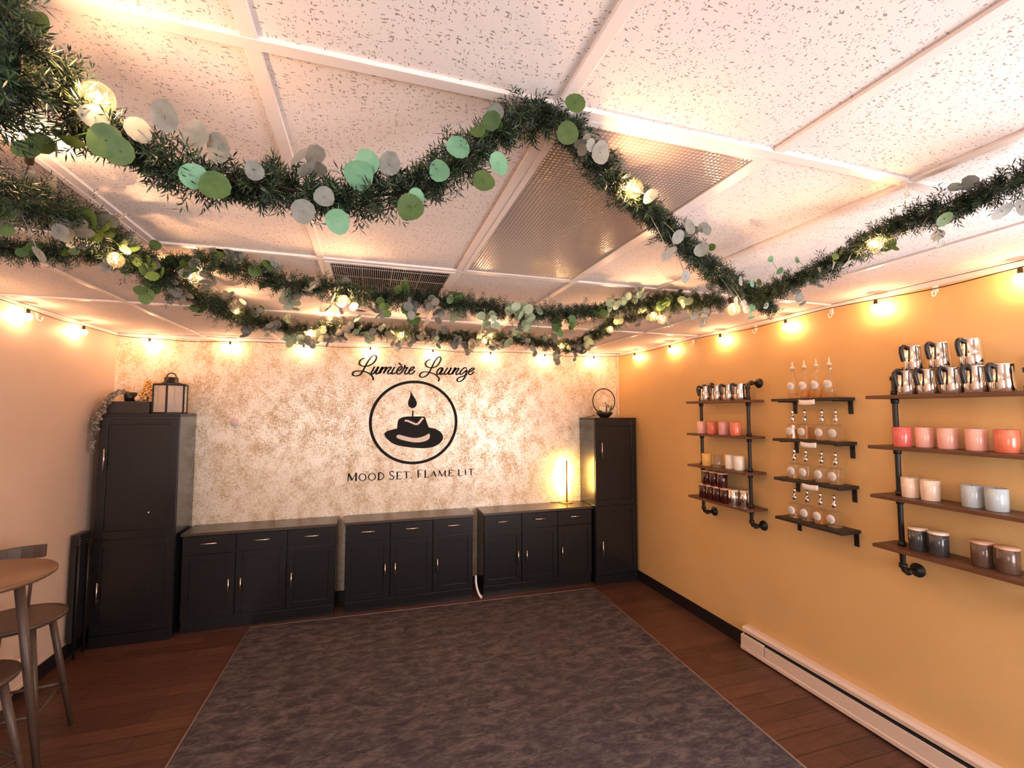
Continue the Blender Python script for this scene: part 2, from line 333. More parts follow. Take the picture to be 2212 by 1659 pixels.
# measured paths, leaves, lettering strokes (metres)
D = {"G":{"front":[[-0.585,0.89,2.4],[-0.532,0.89,2.36],[-0.488,0.89,2.312],[-0.453,0.89,2.261],[-0.378,0.89,2.223],[-0.29,0.89,2.199],[-0.197,0.89,2.189],[-0.105,0.89,2.191],[-0.016,0.89,2.196],[0.079,0.89,2.228],[0.157,0.89,2.293],[0.23,0.89,2.355],[0.302,0.89,2.42],[0.372,0.89,2.471]],"diag":[[0.38,0.884,2.462],[0.441,0.919,2.422],[0.534,0.972,2.383],[0.676,1.053,2.365],[0.838,1.145,2.351],[1.005,1.24,2.323],[1.274,1.393,2.301],[1.641,1.602,2.304],[1.875,1.735,2.29]],"right":[[1.55,0.61,2.383],[1.55,0.673,2.366],[1.55,0.777,2.357],[1.55,0.933,2.365],[1.55,1.086,2.329],[1.55,1.238,2.298],[1.55,1.376,2.289],[1.55,1.49,2.26]],"left":[[-0.83,1.258,2.279],[-0.83,1.334,2.294],[-0.83,1.489,2.33],[-0.83,1.699,2.342],[-0.83,1.994,2.347],[-0.83,2.307,2.339],[-0.83,2.615,2.363]],"left2":[[-0.801,2.35,2.332],[-0.781,2.588,2.341],[-0.756,2.887,2.351],[-0.728,3.231,2.366]],"cross":[[-1.454,2.11,2.358],[-1.354,2.11,2.377],[-1.222,2.11,2.383],[-1.126,2.11,2.384],[-1.013,2.11,2.397],[-0.894,2.11,2.381],[-0.816,2.11,2.352]],"mid":[[-0.762,2.11,2.38],[-0.659,2.11,2.402],[-0.542,2.11,2.378],[-0.385,2.11,2.341],[-0.202,2.11,2.324],[-0.009,2.11,2.307],[0.238,2.11,2.31],[0.525,2.11,2.287],[0.763,2.11,2.273],[1.096,2.11,2.309],[1.373,2.11,2.371],[1.641,2.11,2.429]],"back":[[-0.791,3.33,2.394],[-0.599,3.33,2.368],[-0.429,3.33,2.353],[-0.193,3.33,2.372],[-0.009,3.33,2.363],[0.312,3.33,2.347],[0.617,3.33,2.341],[0.94,3.33,2.357],[1.204,3.33,2.334],[1.479,3.33,2.302]],"backr":[[1.543,3.522,2.323],[1.563,3.152,2.324],[1.577,2.898,2.361],[1.59,2.664,2.404],[1.606,2.368,2.41],[1.623,2.049,2.382],[1.636,1.794,2.328]],"edge":[[-0.56,0.8,2.404],[-0.525,0.8,2.366],[-0.495,0.8,2.322],[-0.485,0.8,2.279],[-0.498,0.8,2.232],[-0.523,0.8,2.19]]},"B":{"front":[[-0.423,0.86,2.284]],"left":[[-0.8,1.362,2.426],[-0.8,1.771,2.281],[-0.8,2.406,2.405]],"left2":[[-0.732,2.863,2.352]],"diag":[[0.63,0.984,2.353],[1.297,1.364,2.171]],"right":[[1.53,1.014,2.321]],"mid":[[-0.118,2.08,2.27],[1.444,2.08,2.298],[1.496,2.08,2.284],[1.643,2.08,2.474]],"back":[[-0.39,3.3,2.318],[-0.276,3.3,2.426],[0.199,3.3,2.329],[0.859,3.3,2.359],[0.805,3.3,2.318],[1.438,3.3,2.304]],"backr":[[1.535,2.704,2.339]]},"Lf":[[-0.027,0.84,2.211,0,0.052],[-0.014,0.84,2.236,0,0.045],[0.026,0.84,2.241,2,0.042],[0.153,0.84,2.295,0,0.046],[0.117,0.84,2.242,0,0.04],[0.235,0.84,2.277,0,0.042],[0.204,0.84,2.236,1,0.042],[-0.061,0.84,2.121,0,0.042],[0.064,0.84,2.164,1,0.05],[-0.117,0.84,2.132,2,0.04],[-0.282,0.84,2.169,0,0.04],[-0.251,0.84,2.158,1,0.046],[-0.402,0.84,2.207,1,0.05],[-0.382,0.84,2.193,1,0.042],[-0.326,0.84,2.262,2,0.045],[-0.282,0.84,2.239,2,0.045],[-0.249,0.84,2.223,2,0.045],[0.227,0.84,2.38,2,0.035],[-0.498,0.84,2.374,1,0.042],[-0.416,0.84,2.242,2,0.036],[-0.359,0.84,2.232,2,0.036],[-0.194,0.84,2.192,2,0.03],[-0.084,0.84,2.163,2,0.035],[0.075,0.84,2.186,0,0.03]],"Ld":[[0.363,0.796,2.336,1,0.042],[0.388,0.811,2.414,1,0.04],[0.469,0.856,2.348,2,0.045],[0.817,1.054,2.276,2,0.04],[0.762,1.023,2.212,2,0.045],[0.891,1.096,2.331,2,0.045],[0.966,1.139,2.284,2,0.045],[0.672,0.972,2.334,2,0.04],[1.299,1.328,2.268,2,0.035],[1.425,1.401,2.29,0,0.03],[0.859,1.079,2.173,2,0.035],[1.246,1.298,2.183,2,0.03],[1.348,1.357,2.172,2,0.03],[1.592,1.495,2.235,2,0.03]],"Lr":[[1.5,0.695,2.285,2,0.045],[1.5,0.661,2.28,2,0.04],[1.5,0.813,2.314,1,0.04],[1.5,0.875,2.298,2,0.035],[1.5,1.34,2.329,0,0.03],[1.5,1.38,2.388,0,0.025],[1.5,1.265,2.347,0,0.025],[1.5,1.439,2.311,1,0.028],[1.5,1.13,2.282,2,0.03],[1.5,1.083,2.275,2,0.03],[1.5,1.18,2.285,2,0.02]],"Ll":[[-0.79,1.58,2.341,1,0.06],[-0.79,1.649,2.356,1,0.06],[-0.79,1.7,2.354,1,0.055],[-0.79,1.629,2.313,1,0.05],[-0.79,1.836,2.375,2,0.04],[-0.79,2.003,2.34,2,0.045],[-0.79,1.971,2.295,2,0.04],[-0.79,2.014,2.415,1,0.04],[-0.79,2.122,2.368,2,0.04],[-0.79,2.329,2.474,1,0.035],[-0.79,2.364,2.496,1,0.035],[-0.79,2.623,2.588,1,0.03],[-0.79,2.284,2.407,2,0.035],[-0.79,2.479,2.422,2,0.03],[-0.79,2.195,2.322,2,0.035],[-0.79,2.246,2.296,2,0.035],[-0.79,2.168,2.28,2,0.03],[-0.79,2.425,2.363,2,0.03],[-0.79,1.475,2.26,2,0.04],[-0.79,1.404,2.174,2,0.04]],"script":[["L",[[[-0.0569,2.3122],[-0.0773,2.3075],[-0.1019,2.2885],[-0.1108,2.2667],[-0.1042,2.2471],[-0.0789,2.233],[-0.0444,2.2324],[-0.0069,2.2468],[0.0275,2.2745],[0.049,2.3153],[0.0454,2.3386],[0.0294,2.3447],[0.0043,2.3288],[-0.0204,2.2962],[-0.0508,2.2388],[-0.0779,2.1818],[-0.1023,2.1481],[-0.1362,2.1358],[-0.1642,2.14],[-0.1706,2.153],[-0.1587,2.1747],[-0.1248,2.1838],[-0.0748,2.1835],[-0.0306,2.1698],[0.0013,2.149],[0.0208,2.1213],[0.0212,2.0964]]]],["u",[[[0.0346,2.2331],[0.0193,2.201],[0.004,2.1707],[0.0074,2.1575],[0.0232,2.1629],[0.048,2.1951],[0.0696,2.2325]],[[0.0744,2.2326],[0.0484,2.1752],[0.0518,2.1586],[0.0708,2.1691]]]],["m",[[[0.0709,2.1624],[0.0925,2.2031],[0.1049,2.2268],[0.1098,2.2236],[0.0836,2.1644]],[[0.0835,2.1728],[0.1116,2.2136],[0.1387,2.2278],[0.1452,2.223],[0.1188,2.1653]],[[0.1219,2.1738],[0.1502,2.2147],[0.1822,2.2308],[0.1921,2.2244],[0.1636,2.1849],[0.1639,2.1648],[0.1833,2.167],[0.1993,2.1791]]]],["i",[[[0.2276,2.2355],[0.2055,2.1928],[0.2011,2.1657],[0.2157,2.1644],[0.2383,2.1768]],[[0.2306,2.2559],[0.2372,2.2527]]]],["e",[[[0.2511,2.194],[0.2804,2.2049],[0.2998,2.2292],[0.2897,2.2408],[0.267,2.2249],[0.2479,2.1905],[0.2515,2.1687],[0.268,2.1624],[0.294,2.1782]],[[0.2646,2.2756],[0.2962,2.2511]]]],["r",[[[0.294,2.1782],[0.3196,2.223],[0.329,2.2572],[0.326,2.2368],[0.3394,2.227],[0.3542,2.2342],[0.33,2.1927],[0.327,2.1723],[0.3403,2.1642],[0.3632,2.18]]]],["e",[[[0.363,2.1936],[0.3928,2.2047],[0.4174,2.2292],[0.4123,2.241],[0.3891,2.2284],[0.3696,2.1972],[0.3699,2.1734],[0.3866,2.1653],[0.4098,2.1778],[0.4261,2.2039]]]],["L",[[[0.5833,2.3215],[0.5579,2.3127],[0.5377,2.2948],[0.5311,2.2773],[0.5381,2.2569],[0.5621,2.2404],[0.5962,2.2379],[0.6338,2.2477],[0.6645,2.2746],[0.6882,2.3241],[0.6845,2.3466],[0.6706,2.3514],[0.6467,2.3331],[0.623,2.2976],[0.5962,2.2414],[0.5729,2.1924],[0.5461,2.1573],[0.5159,2.1394],[0.4889,2.1371],[0.4753,2.1522],[0.485,2.1764],[0.5152,2.1909],[0.5559,2.1902],[0.6003,2.181],[0.6416,2.1613],[0.6694,2.1326],[0.6713,2.1153],[0.6646,2.0996]]]],["o",[[[0.7029,2.2341],[0.6856,2.2388],[0.6583,2.212],[0.6482,2.184],[0.6587,2.1687],[0.6861,2.185],[0.7083,2.2203],[0.7029,2.2393],[0.6928,2.206],[0.6792,2.1848],[0.6932,2.1695],[0.7138,2.1822]]]],["u",[[[0.7602,2.2427],[0.7379,2.2072],[0.7242,2.1825],[0.7313,2.1705],[0.7555,2.1816],[0.7832,2.2154],[0.7969,2.2438]],[[0.7987,2.2421],[0.7729,2.1942],[0.7766,2.1716],[0.801,2.181]]]],["n",[[[0.801,2.1757],[0.8252,2.2166],[0.8373,2.2415],[0.8392,2.2345],[0.808,2.1741]],[[0.8114,2.1882],[0.8463,2.2277],[0.8727,2.239],[0.8745,2.2285],[0.8501,2.1927],[0.8538,2.1718],[0.8784,2.1829]]]],["g",[[[0.9634,2.2363],[0.9419,2.2481],[0.91,2.2225],[0.889,2.1902],[0.8962,2.1746],[0.9245,2.1911],[0.9493,2.213],[0.9635,2.2204],[0.9496,2.1706],[0.9285,2.1279],[0.8932,2.1025],[0.8649,2.1037],[0.8612,2.1229],[0.8858,2.1445],[0.9283,2.1595],[0.9674,2.1781]]]],["e",[[[0.9851,2.2033],[1.0138,2.2147],[1.0389,2.2367],[1.0316,2.2471],[1.0065,2.2358],[0.9815,2.2068],[0.9817,2.1855],[0.9997,2.1754],[1.0212,2.1866],[1.0391,2.2083]]]]],"tag":[["M",[[[[-0.1916,1.1183],[-0.1871,1.193]],0.0074],[[[-0.1871,1.193],[-0.1538,1.1262]],0.0135],[[[-0.1538,1.1262],[-0.1185,1.1967]],0.0054],[[[-0.1185,1.1967],[-0.1191,1.1167]],0.0135]]],["O",[[[[-0.0282,1.1497],[-0.0295,1.1393],[-0.0338,1.1301],[-0.0405,1.1229],[-0.049,1.1184],[-0.0585,1.1172],[-0.0681,1.1193],[-0.0768,1.1244],[-0.0837,1.1322],[-0.0883,1.1418],[-0.09,1.1523],[-0.0887,1.1626],[-0.0845,1.1719],[-0.0779,1.1791],[-0.0694,1.1835],[-0.0598,1.1848],[-0.0502,1.1828],[-0.0415,1.1776],[-0.0345,1.1698],[-0.0299,1.1602],[-0.0282,1.1497]],0.0087]]],["O",[[[[0.0613,1.1502],[0.0599,1.1399],[0.0554,1.1308],[0.0482,1.1237],[0.0391,1.1194],[0.029,1.1182],[0.0189,1.1203],[0.0096,1.1254],[0.0023,1.1331],[-0.0026,1.1425],[-0.0044,1.1529],[-0.0029,1.1631],[0.0015,1.1722],[0.0086,1.1793],[0.0177,1.1837],[0.0278,1.1849],[0.038,1.1829],[0.0472,1.1777],[0.0547,1.1701],[0.0595,1.1606],[0.0613,1.1502]],0.0087]]],["D",[[[[0.093,1.1885],[0.0896,1.1172]],0.0121],[[[0.0899,1.1903],[0.1136,1.1877],[0.1344,1.1722],[0.1411,1.1524],[0.1304,1.1317],[0.1116,1.1195],[0.0864,1.118]],0.0074]]],["S",[[[[0.2331,1.1847],[0.2249,1.1965],[0.2089,1.1987],[0.1947,1.1845],[0.1998,1.168],[0.2192,1.1557],[0.2371,1.1386],[0.2293,1.1209],[0.2102,1.1168],[0.194,1.1273]],0.0101]]],["E",[[[[0.2685,1.1883],[0.2663,1.1193]],0.0114],[[[0.254,1.1888],[0.3057,1.1868],[0.3075,1.1769]],0.0047],[[[0.2707,1.152],[0.2933,1.1527]],0.0047],[[[0.2583,1.1197],[0.3051,1.1193],[0.3082,1.129]],0.0047]]],["T",[[[[0.3561,1.1882],[0.3587,1.122]],0.0114],[[[0.3237,1.1795],[0.3268,1.1887],[0.384,1.1865],[0.3874,1.1787]],0.0047]]],["dot",[[[[0.4093,1.1314],[0.4045,1.1217]],0.0081]]],["F",[[[[0.4704,1.1988],[0.4736,1.1237]],0.0114],[[[0.4627,1.1991],[0.5109,1.2007],[0.5143,1.1888]],0.0047],[[[0.4748,1.162],[0.4997,1.1627]],0.0047]]],["L",[[[[0.5416,1.1979],[0.5425,1.1242]],0.0114],[[[0.5368,1.1227],[0.5753,1.1228],[0.5803,1.131]],0.0047]]],["A",[[[[0.5954,1.127],[0.6269,1.1829]],0.0047],[[[0.6269,1.1829],[0.6478,1.1265]],0.0108],[[[0.6087,1.1483],[0.6374,1.1488]],0.004]]],["M",[[[[0.6783,1.1269],[0.6828,1.1875]],0.004],[[[0.6828,1.1875],[0.7114,1.1272]],0.0094],[[[0.7114,1.1272],[0.7444,1.1869]],0.004],[[[0.7444,1.1869],[0.7442,1.1259]],0.0108]]],["E",[[[[0.7856,1.1888],[0.7844,1.1293]],0.0101],[[[0.7805,1.1883],[0.8237,1.188],[0.8262,1.1804]],0.004],[[[0.7859,1.1581],[0.8101,1.1582]],0.004],[[[0.781,1.1284],[0.8225,1.1278],[0.8276,1.1361]],0.004]]],["L",[[[[0.8828,1.1903],[0.8861,1.1269]],0.0101],[[[0.8798,1.1261],[0.9183,1.1262],[0.9246,1.1356]],0.004]]],["I",[[[[0.9537,1.1911],[0.9552,1.1302]],0.0094]]],["T",[[[[1.0125,1.1907],[1.0143,1.1278]],0.0101],[[[0.9831,1.1832],[0.9866,1.1923],[1.0381,1.1915],[1.0435,1.1826]],0.004]]],["dot",[[[[1.0616,1.1318],[1.0669,1.1316]],0.0081]]]],"emb":{"flame":[[0.3786,2.0054],[0.3947,1.9781],[0.4202,1.936],[0.4415,1.9002],[0.4502,1.8727],[0.4423,1.8409],[0.4217,1.8239],[0.4052,1.8209],[0.3844,1.828],[0.3676,1.8469],[0.3623,1.8722],[0.3689,1.9018],[0.3796,1.9314],[0.385,1.9611],[0.3843,1.9822]],"wick":[[0.4046,1.7986],[0.4179,1.7986],[0.4171,1.7374],[0.403,1.7375]],"hat":[[0.2605,1.6192],[0.262,1.6587],[0.2675,1.6961],[0.2814,1.7148],[0.3159,1.7314],[0.3691,1.7384],[0.4353,1.7382],[0.5147,1.738],[0.5294,1.7329],[0.5402,1.7159],[0.5533,1.6734],[0.5685,1.6351],[0.5813,1.6243],[0.6259,1.6154],[0.6687,1.5957],[0.7011,1.5697],[0.7186,1.5353],[0.7146,1.5012],[0.6914,1.4696],[0.6575,1.4448],[0.6068,1.4247],[0.5437,1.4177],[0.4769,1.4193],[0.4105,1.425],[0.3365,1.4371],[0.2672,1.451],[0.2184,1.4727],[0.1778,1.5044],[0.1513,1.5317],[0.1389,1.5607],[0.1445,1.5791],[0.1683,1.5953],[0.2082,1.6073]],"crease":[[0.3328,1.6949],[0.3533,1.6957],[0.3781,1.6871],[0.4113,1.6722],[0.4405,1.6607],[0.4613,1.6635],[0.4798,1.6802],[0.4983,1.7055],[0.5149,1.7224]],"band":[[0.2536,1.5424],[0.2656,1.5547],[0.29,1.5544],[0.3268,1.5434],[0.3762,1.5301],[0.4175,1.5232],[0.4506,1.5218],[0.4921,1.5282],[0.5338,1.5424],[0.5589,1.5547],[0.5756,1.565],[0.5844,1.5374],[0.5762,1.5121],[0.5512,1.4935],[0.5011,1.4797],[0.4471,1.4774],[0.3933,1.4838],[0.3356,1.4974],[0.2906,1.5107],[0.26,1.5258]]}}
EMX, EMZ = 1.0, .96
DAY, FILL2, FILL3, EXPO, DTILT = 25, 30, 20, 1.27, .0  # second and third power feed the added rear lights
# ------------------------------------------------------------------ camera (16 mm wide phone lens, standing height)
XL, XR, YB, YR, H = -2.079, 2.766, 4.69, -1.1, 2.455
HC = 1.786
yaw, pit, rol = .3018, .0608, .0005
fwd = Vector((math.sin(yaw)*math.cos(pit), math.cos(yaw)*math.cos(pit), math.sin(pit)))
rt = Vector((math.cos(yaw), -math.sin(yaw), 0)); up = rt.cross(fwd)
cam = bpy.data.cameras.new('camera'); co = bpy.data.objects.new('camera', cam); C.objects.link(co)
cam.sensor_fit = 'HORIZONTAL'; cam.sensor_width = 36; cam.lens = 982.37*36/2212; cam.clip_start = .02
mw = Matrix((rt, up, -fwd)).transposed().to_4x4(); mw.translation = (0, 0, HC); co.matrix_world = mw
bpy.context.scene.camera = co

# ------------------------------------------------------------------ room shell
T = .1
struct(MB().box(XL-T, XR+T, YR-T, YB+T, -T, 0).build('floor', 'floor'))
struct(MB().box(XL-T, XR+T, YB, YB+T, 0, H+.3).build('wall_back', 'wallpaper'))
struct(MB().box(XL-T, XL, YR, YB, 0, H+.3).build('wall_left', 'paint_left'))
RX0, RX1, RZ0, RZ1 = 1.55, 2.62, .60, 2.12; LX0, LX1, LZ0, LZ1 = -1.75, -.25, .95, 2.12
w = MB().box(XL-T, LX0, YR-T, YR, 0, H+.3).box(LX1, RX0, YR-T, YR, 0, H+.3).box(RX1, XR+T, YR-T, YR, 0, H+.3)
for a, b, c, d in ((RX0, RX1, RZ0, RZ1), (LX0, LX1, LZ0, LZ1)): w.box(a, b, YR-T, YR, 0, c).box(a, b, YR-T, YR, d, H+.3)
struct(w.build('wall_rear', 'paint_left'))
for k, (x0, x1, z0, z1) in enumerate(((RX0, RX1, RZ0, RZ1), (LX0, LX1, LZ0, LZ1))):  # rear openings added out of view to brighten back wall and ceiling
    wf = MB()
    for a, b, c, d in ((x0, x0+.04, z0, z1), (x1-.04, x1, z0, z1), (x0+.04, x1-.04, z0, z0+.04), (x0+.04, x1-.04, z1-.04, z1)):
        wf.box(a, b, YR-.014, YR+.004, c, d)
    wfo = struct(wf.build('window_%d' % (k+2), 'white'))
    MB().box(x0+.03, x1-.03, YR-.008, YR-.003, z0+.03, z1-.03).build('window_pane', 'windowpane', wfo)
WY0, WY1, WZ0, WZ1 = -.50, .97, .78, 2.02
w = MB().box(XR, XR+T, WY1, YB, 0, H+.3).box(XR, XR+T, YR, WY0, 0, H+.3).box(XR, XR+T, WY0, WY1, 0, WZ0).box(XR, XR+T, WY0, WY1, WZ1, H+.3)
struct(w.build('wall_right', 'paint_right_warm'))
wf = MB()
for a, b, c, d in ((WY0, WY0+.04, WZ0, WZ1), (WY1-.04, WY1, WZ0, WZ1), (WY0+.04, WY1-.04, WZ0, WZ0+.04), (WY0+.04, WY1-.04, WZ1-.04, WZ1)):
    wf.box(XR-.004, XR+.014, a, b, c, d)
wfo = struct(wf.build('window_1', 'white')); 
gp = MB().box(XR+.003, XR+.008, WY0+.03, WY1-.03, WZ0+.03, WZ1-.03).build('window_pane', 'windowpane', wfo)
struct(MB().box(XL-T, XR+T, YR-T, YB+T, H+.004, H+.1).build('ceiling', 'tile'))
# suspended ceiling grid: one trim per T-bar
GX = [-2.05, -1.438, -.829, -.219, .391, .990, 1.49, 2.213]; GY = [-1.05, -.33, .89, 2.109, 3.328, 4.547]
n = 1
for x in GX[1:]:
    struct(MB().box(x-.014, x+.014, YR, YB, H-.004, H+.005).build('trim_%d' % n, 'tbar', bevel=.001)); n += 1
for y in GY[1:]:
    struct(MB().box(XL, XR, y-.014, y+.014, H-.005, H+.005).build('trim_%d' % n, 'tbar', bevel=.001)); n += 1
# wall angle under the ceiling
for b in ((XL, XR, YB-.018, YB, H-.024, H), (XL, XL+.018, YR, YB, H-.024, H), (XR-.018, XR, YR, YB, H-.024, H)):
    struct(MB().box(*b).build('trim_%d' % n, 'tbar')); n += 1
struct(MB().box(XR-.008, XR, 2.87, YB, 0, .1).build('baseboard_right', 'baseboard'))
struct(MB().box(XL, XL+.008, 3.70, YB, 0, .1).build('baseboard_left', 'baseboard'))
struct(MB().box(XL+.008, XR-.008, YB-.008, YB, 0, .1).build('baseboard_back', 'baseboard'))

# ------------------------------------------------------------------ ceiling lights, vent
def ceiling_light(x0, x1, y0, y1, label):
    t = root('ceiling_light', ((x0+x1)/2, (y0+y1)/2, H), label, 'ceiling light')
    f = MB()
    for b in ((x0, x1, y0, y0+.018), (x0, x1, y1-.018, y1), (x0, x0+.018, y0+.018, y1-.018), (x1-.018, x1, y0+.018, y1-.018)): f.box(*b, H-.006, H+.003)
    f.build('frame', 'tbar', t)
    MB().box(x0+.014, x1-.014, y0+.014, y1-.014, H-.002, H+.0035).build('lens', 'lens', t)
ceiling_light(.405, .976, .904, 2.095, 'unlit ceiling light panel with prismatic lens above the diagonal garland')
ceiling_light(-1.424, -.843, .904, 2.095, 'unlit ceiling light panel at the left edge behind the garlands')
t = root('ceiling_vent', (.086, 2.42, H), 'grey slatted square ceiling vent behind the middle garland', 'vent')
x0, x1, y0, y1 = -.205, .377, 2.123, 2.71
f = MB()
for b in ((x0, x1, y0, y0+.02), (x0, x1, y1-.02, y1), (x0, x0+.02, y0+.02, y1-.02), (x1-.02, x1, y0+.02, y1-.02)): f.box(*b, H-.008, H+.003)
f.build('frame', 'tbar', t)
MB().box(x0+.015, x1-.015, y0+.015, y1-.015, H+.0005, H+.0035).build('backing', 'dark_slot', t)
for k in range(4):
    a = x0+.02+k*(x1-x0-.04)/4; b = MB(); wd = (x1-x0-.04)/4
    for j in range(14):
        xx = a+(j+.2)*wd/14; b.add([(xx, y0+.02, H-.007), (xx+.004, y0+.02, H), (xx+.004, y1-.02, H), (xx, y1-.02, H-.007), (xx+.0015, y0+.02, H-.007), (xx+.0055, y0+.02, H), (xx+.0055, y1-.02, H), (xx+.0015, y1-.02, H-.007)],
              [(0,1,2,3), (7,6,5,4), (0,4,5,1), (3,2,6,7), (0,3,7,4), (1,5,6,2)])
    b.box(a, a+.003, y0+.02, y1-.02, H-.008, H)
    b.box(a, a+wd, y0+.06, y0+.063, H-.008, H-.006); b.box(a, a+wd, y0+.2, y0+.203, H-.008, H-.006)
    b.build('louver_panel', 'louver', t)

# ------------------------------------------------------------------ rug
r = [(-.92, 4.335), (2.20, 4.25), (2.06, .45), (-.985, .45)]
rg = MB(); rg.add([(x, y, 0.0005) for x, y in r]+[(x, y, .009) for x, y in r], [(3,2,1,0), (4,5,6,7), (0,1,5,4), (1,2,6,5), (2,3,7,6), (3,0,4,7)])
t = root('area_rug', (.6, 2.4, 0), 'large dark purple-brown distressed rug in front of the cabinets', 'rug')
rg.build('pile', 'rug', t)
e = MB()
for i in range(4):
    a = Vector((*r[i], .007)); b = Vector((*r[(i+1) % 4], .007)); e.tube([a, a*.5+b*.5, b], .006, 6)
e.build('binding', 'rug_edge', t)
# ------------------------------------------------------------------ sideboards
def pull(parent, x, z, y, horizontal, L=.12):
    m = MB(); d = Vector((1,0,0)) if horizontal else Vector((0,0,1)); c = Vector((x, y-.026, z))
    m.cyl(c-d*L/2, c+d*L/2, .0058, n=10)
    for s in (-1, 1): q = c+d*s*L*.36; m.cyl(q, q+Vector((0,.028,0)), .0045, n=8)
    return m.build('handle', 'nickel', parent)
def panel_front(x0, x1, z0, z1, y, rail=.05):
    m = MB(); g = .002; x0 += g; x1 -= g; z0 += g; z1 -= g
    m.box(x0, x0+rail, y-.018, y-.0005, z0, z1).box(x1-rail, x1, y-.018, y-.0005, z0, z1)
    m.box(x0+rail, x1-rail, y-.018, y-.0005, z0, z0+rail).box(x0+rail, x1-rail, y-.018, y-.0005, z1-rail, z1)
    m.box(x0+rail, x1-rail, y-.010, y-.0005, z0+rail, z1-rail); return m
def sideboard(X, label):
    W, y, yb, zt = 1.165, 4.40, 4.680, .797
    t = root('sideboard', (X+W/2, 4.54, 0), label, 'cabinet', 'row of black sideboards')
    b = MB().box(X, X+W, y, yb, .09, zt-.026).box(X+.004, X+W-.004, y+.004, yb, 0, .09); b.build('body', 'lacquer', t, .002)
    b = MB().box(X-.008, X+W+.008, y-.03, yb, zt-.025, zt); b.build('countertop', 'top', t, .003)
    cw = W/3
    for i, hx in enumerate((cw-.042, cw+.047, 2*cw+.042)):
        x0 = X+i*cw; gap = .003
        d = MB().box(x0+gap, x0+cw-gap, y-.018, y-.0005, .622, .764).build('drawer', 'lacquer', t, .002)
        pull(d, x0+cw/2, .708, y-.018, True)
        d = panel_front(x0+gap, x0+cw-gap, .105, .615, y).build('door', 'lacquer', t, .0015)
        pull(d, X+hx, .35, y-.018, False)
    return t
sideboard(-1.437, 'black sideboard on the left beside the tall cabinet with the lantern')
sideboard(-.192, 'black sideboard in the middle below the hat emblem')
sideboard(1.078, 'black sideboard on the right under the thin glowing lamp')
def tall(x0, x1, zt, hz, label):
    y, yb = 4.338, 4.680
    t = root('tall_cabinet', ((x0+x1)/2, 4.5, 0), label, 'cabinet', 'pair of tall black cabinets')
    MB().box(x0, x1, y, yb, 0, zt-.02).build('body', 'lacquer_gloss', t, .002)
    MB().box(x0-.004, x1+.004, y-.02, yb, zt-.02, zt).build('top', 'lacquer', t, .002)
    for z0, z1, a in ((.09, .80, hz[0]), (.806, zt-.025, hz[1])):
        d = panel_front(x0+.002, x1-.002, z0, z1, y, .055).build('door', 'lacquer', t, .0015)
        pull(d, x0+.052 if x0 < 0 else x0+.07, a, y-.018, False, .165)
    MB().box(x0+.002, x1-.002, y-.012, y, 0, .086).build('plinth', 'lacquer', t)
    return t
TL = tall(-2.000, -1.468, 1.768, (.41, 1.418), 'tall black cabinet in the left corner carrying a lantern')
MB().cyl((-1.651, 4.322, .995), (-1.651, 4.317, .995), .006, n=10).build('white_dot', 'white', TL)  # small white disc on the upper door
tall(2.256, 2.750, 1.720, (.362, 1.378), 'tall black cabinet in the right corner carrying a ring ornament')

# ------------------------------------------------------------------ things on the left tall cabinet
Z = 1.768
b = MB().box(-1.985, -1.70, 4.37, 4.66, Z, Z+.1).build('storage_box', 'black_wood', None, .004)
tag(b, 'low black box lying on the tall left cabinet under the pot', 'box')
t = root('lantern', (-1.585, 4.45, Z), 'black hexagonal lantern with pale panes on the left tall cabinet', 'lantern')
cx, cy, R, h = -1.585, 4.45, .118, .245
hexp = [(cx+R*math.cos(PI/3*k+PI/6+.12), cy+R*math.sin(PI/3*k+PI/6+.12)) for k in range(6)]
def hexa(m, R2, z0, z1):
    p = [(cx+(x-cx)*R2/R, cy+(y-cy)*R2/R) for x, y in hexp]
    m.add([(x, y, z0) for x, y in p]+[(x, y, z1) for x, y in p], [(5,4,3,2,1,0), (6,7,8,9,10,11)]+[(i, (i+1) % 6, (i+1) % 6+6, i+6) for i in range(6)])
f = MB(); hexa(f, R, Z, Z+.014)
for (x, y) in hexp: f.cyl((x, y, Z), (x, y, Z+h), .008, n=6, smooth=False)
for i in range(6):
    a = hexp[i]; c = hexp[(i+1) % 6]; f.tube([(*a, Z+h-.006), (*c, Z+h-.006)], .008, 6)
f.build('frame', 'iron', t)
f = MB(); hexa(f, R, Z+h-.004, Z+h+.004)
f.lathe([(.10, Z+h), (.052, Z+h+.018), (.048, Z+h+.05), (.046, Z+h+.058), (0, Z+h+.058)], (cx, cy, 0), 12); f.build('lid', 'iron', t)
MB().tube([(cx+.034*math.cos(a), cy, Z+h+.06+.034*math.sin(a)) for a in [PI*k/8 for k in range(9)]], .005, 6).build('handle', 'iron', t)
for i in range(6):
    a = Vector((*hexp[i], 0)); c = Vector((*hexp[(i+1) % 6], 0)); nrm = Vector((-(c-a).y, (c-a).x, 0)).normalized()*.002
    a2 = a+(c-a)*.06; c2 = c-(c-a)*.06
    q = [a2-nrm, c2-nrm, c2+nrm, a2+nrm]
    MB().add([(p.x, p.y, Z+.015) for p in q]+[(p.x, p.y, Z+h-.014) for p in q], [(3,2,1,0), (4,5,6,7), (0,1,5,4), (1,2,6,5), (2,3,7,6), (3,0,4,7)]).build('pane', 'pane', t)
t = root('candle', (cx+.02, cy-.02, Z+.014), 'squat black candle inside the lantern', 'candle')
MB().lathe([(0, 0), (.026, 0), (.034, .01), (.036, .04), (.030, .055), (0, .055)], (cx+.02, cy-.02, Z+.0145), 16).build('wax', 'black_plastic', t)
MB().cyl((cx+.02, cy-.02, Z+.068), (cx+.02, cy-.02, Z+.078), .0015, n=6).build('wick', 'iron', t)
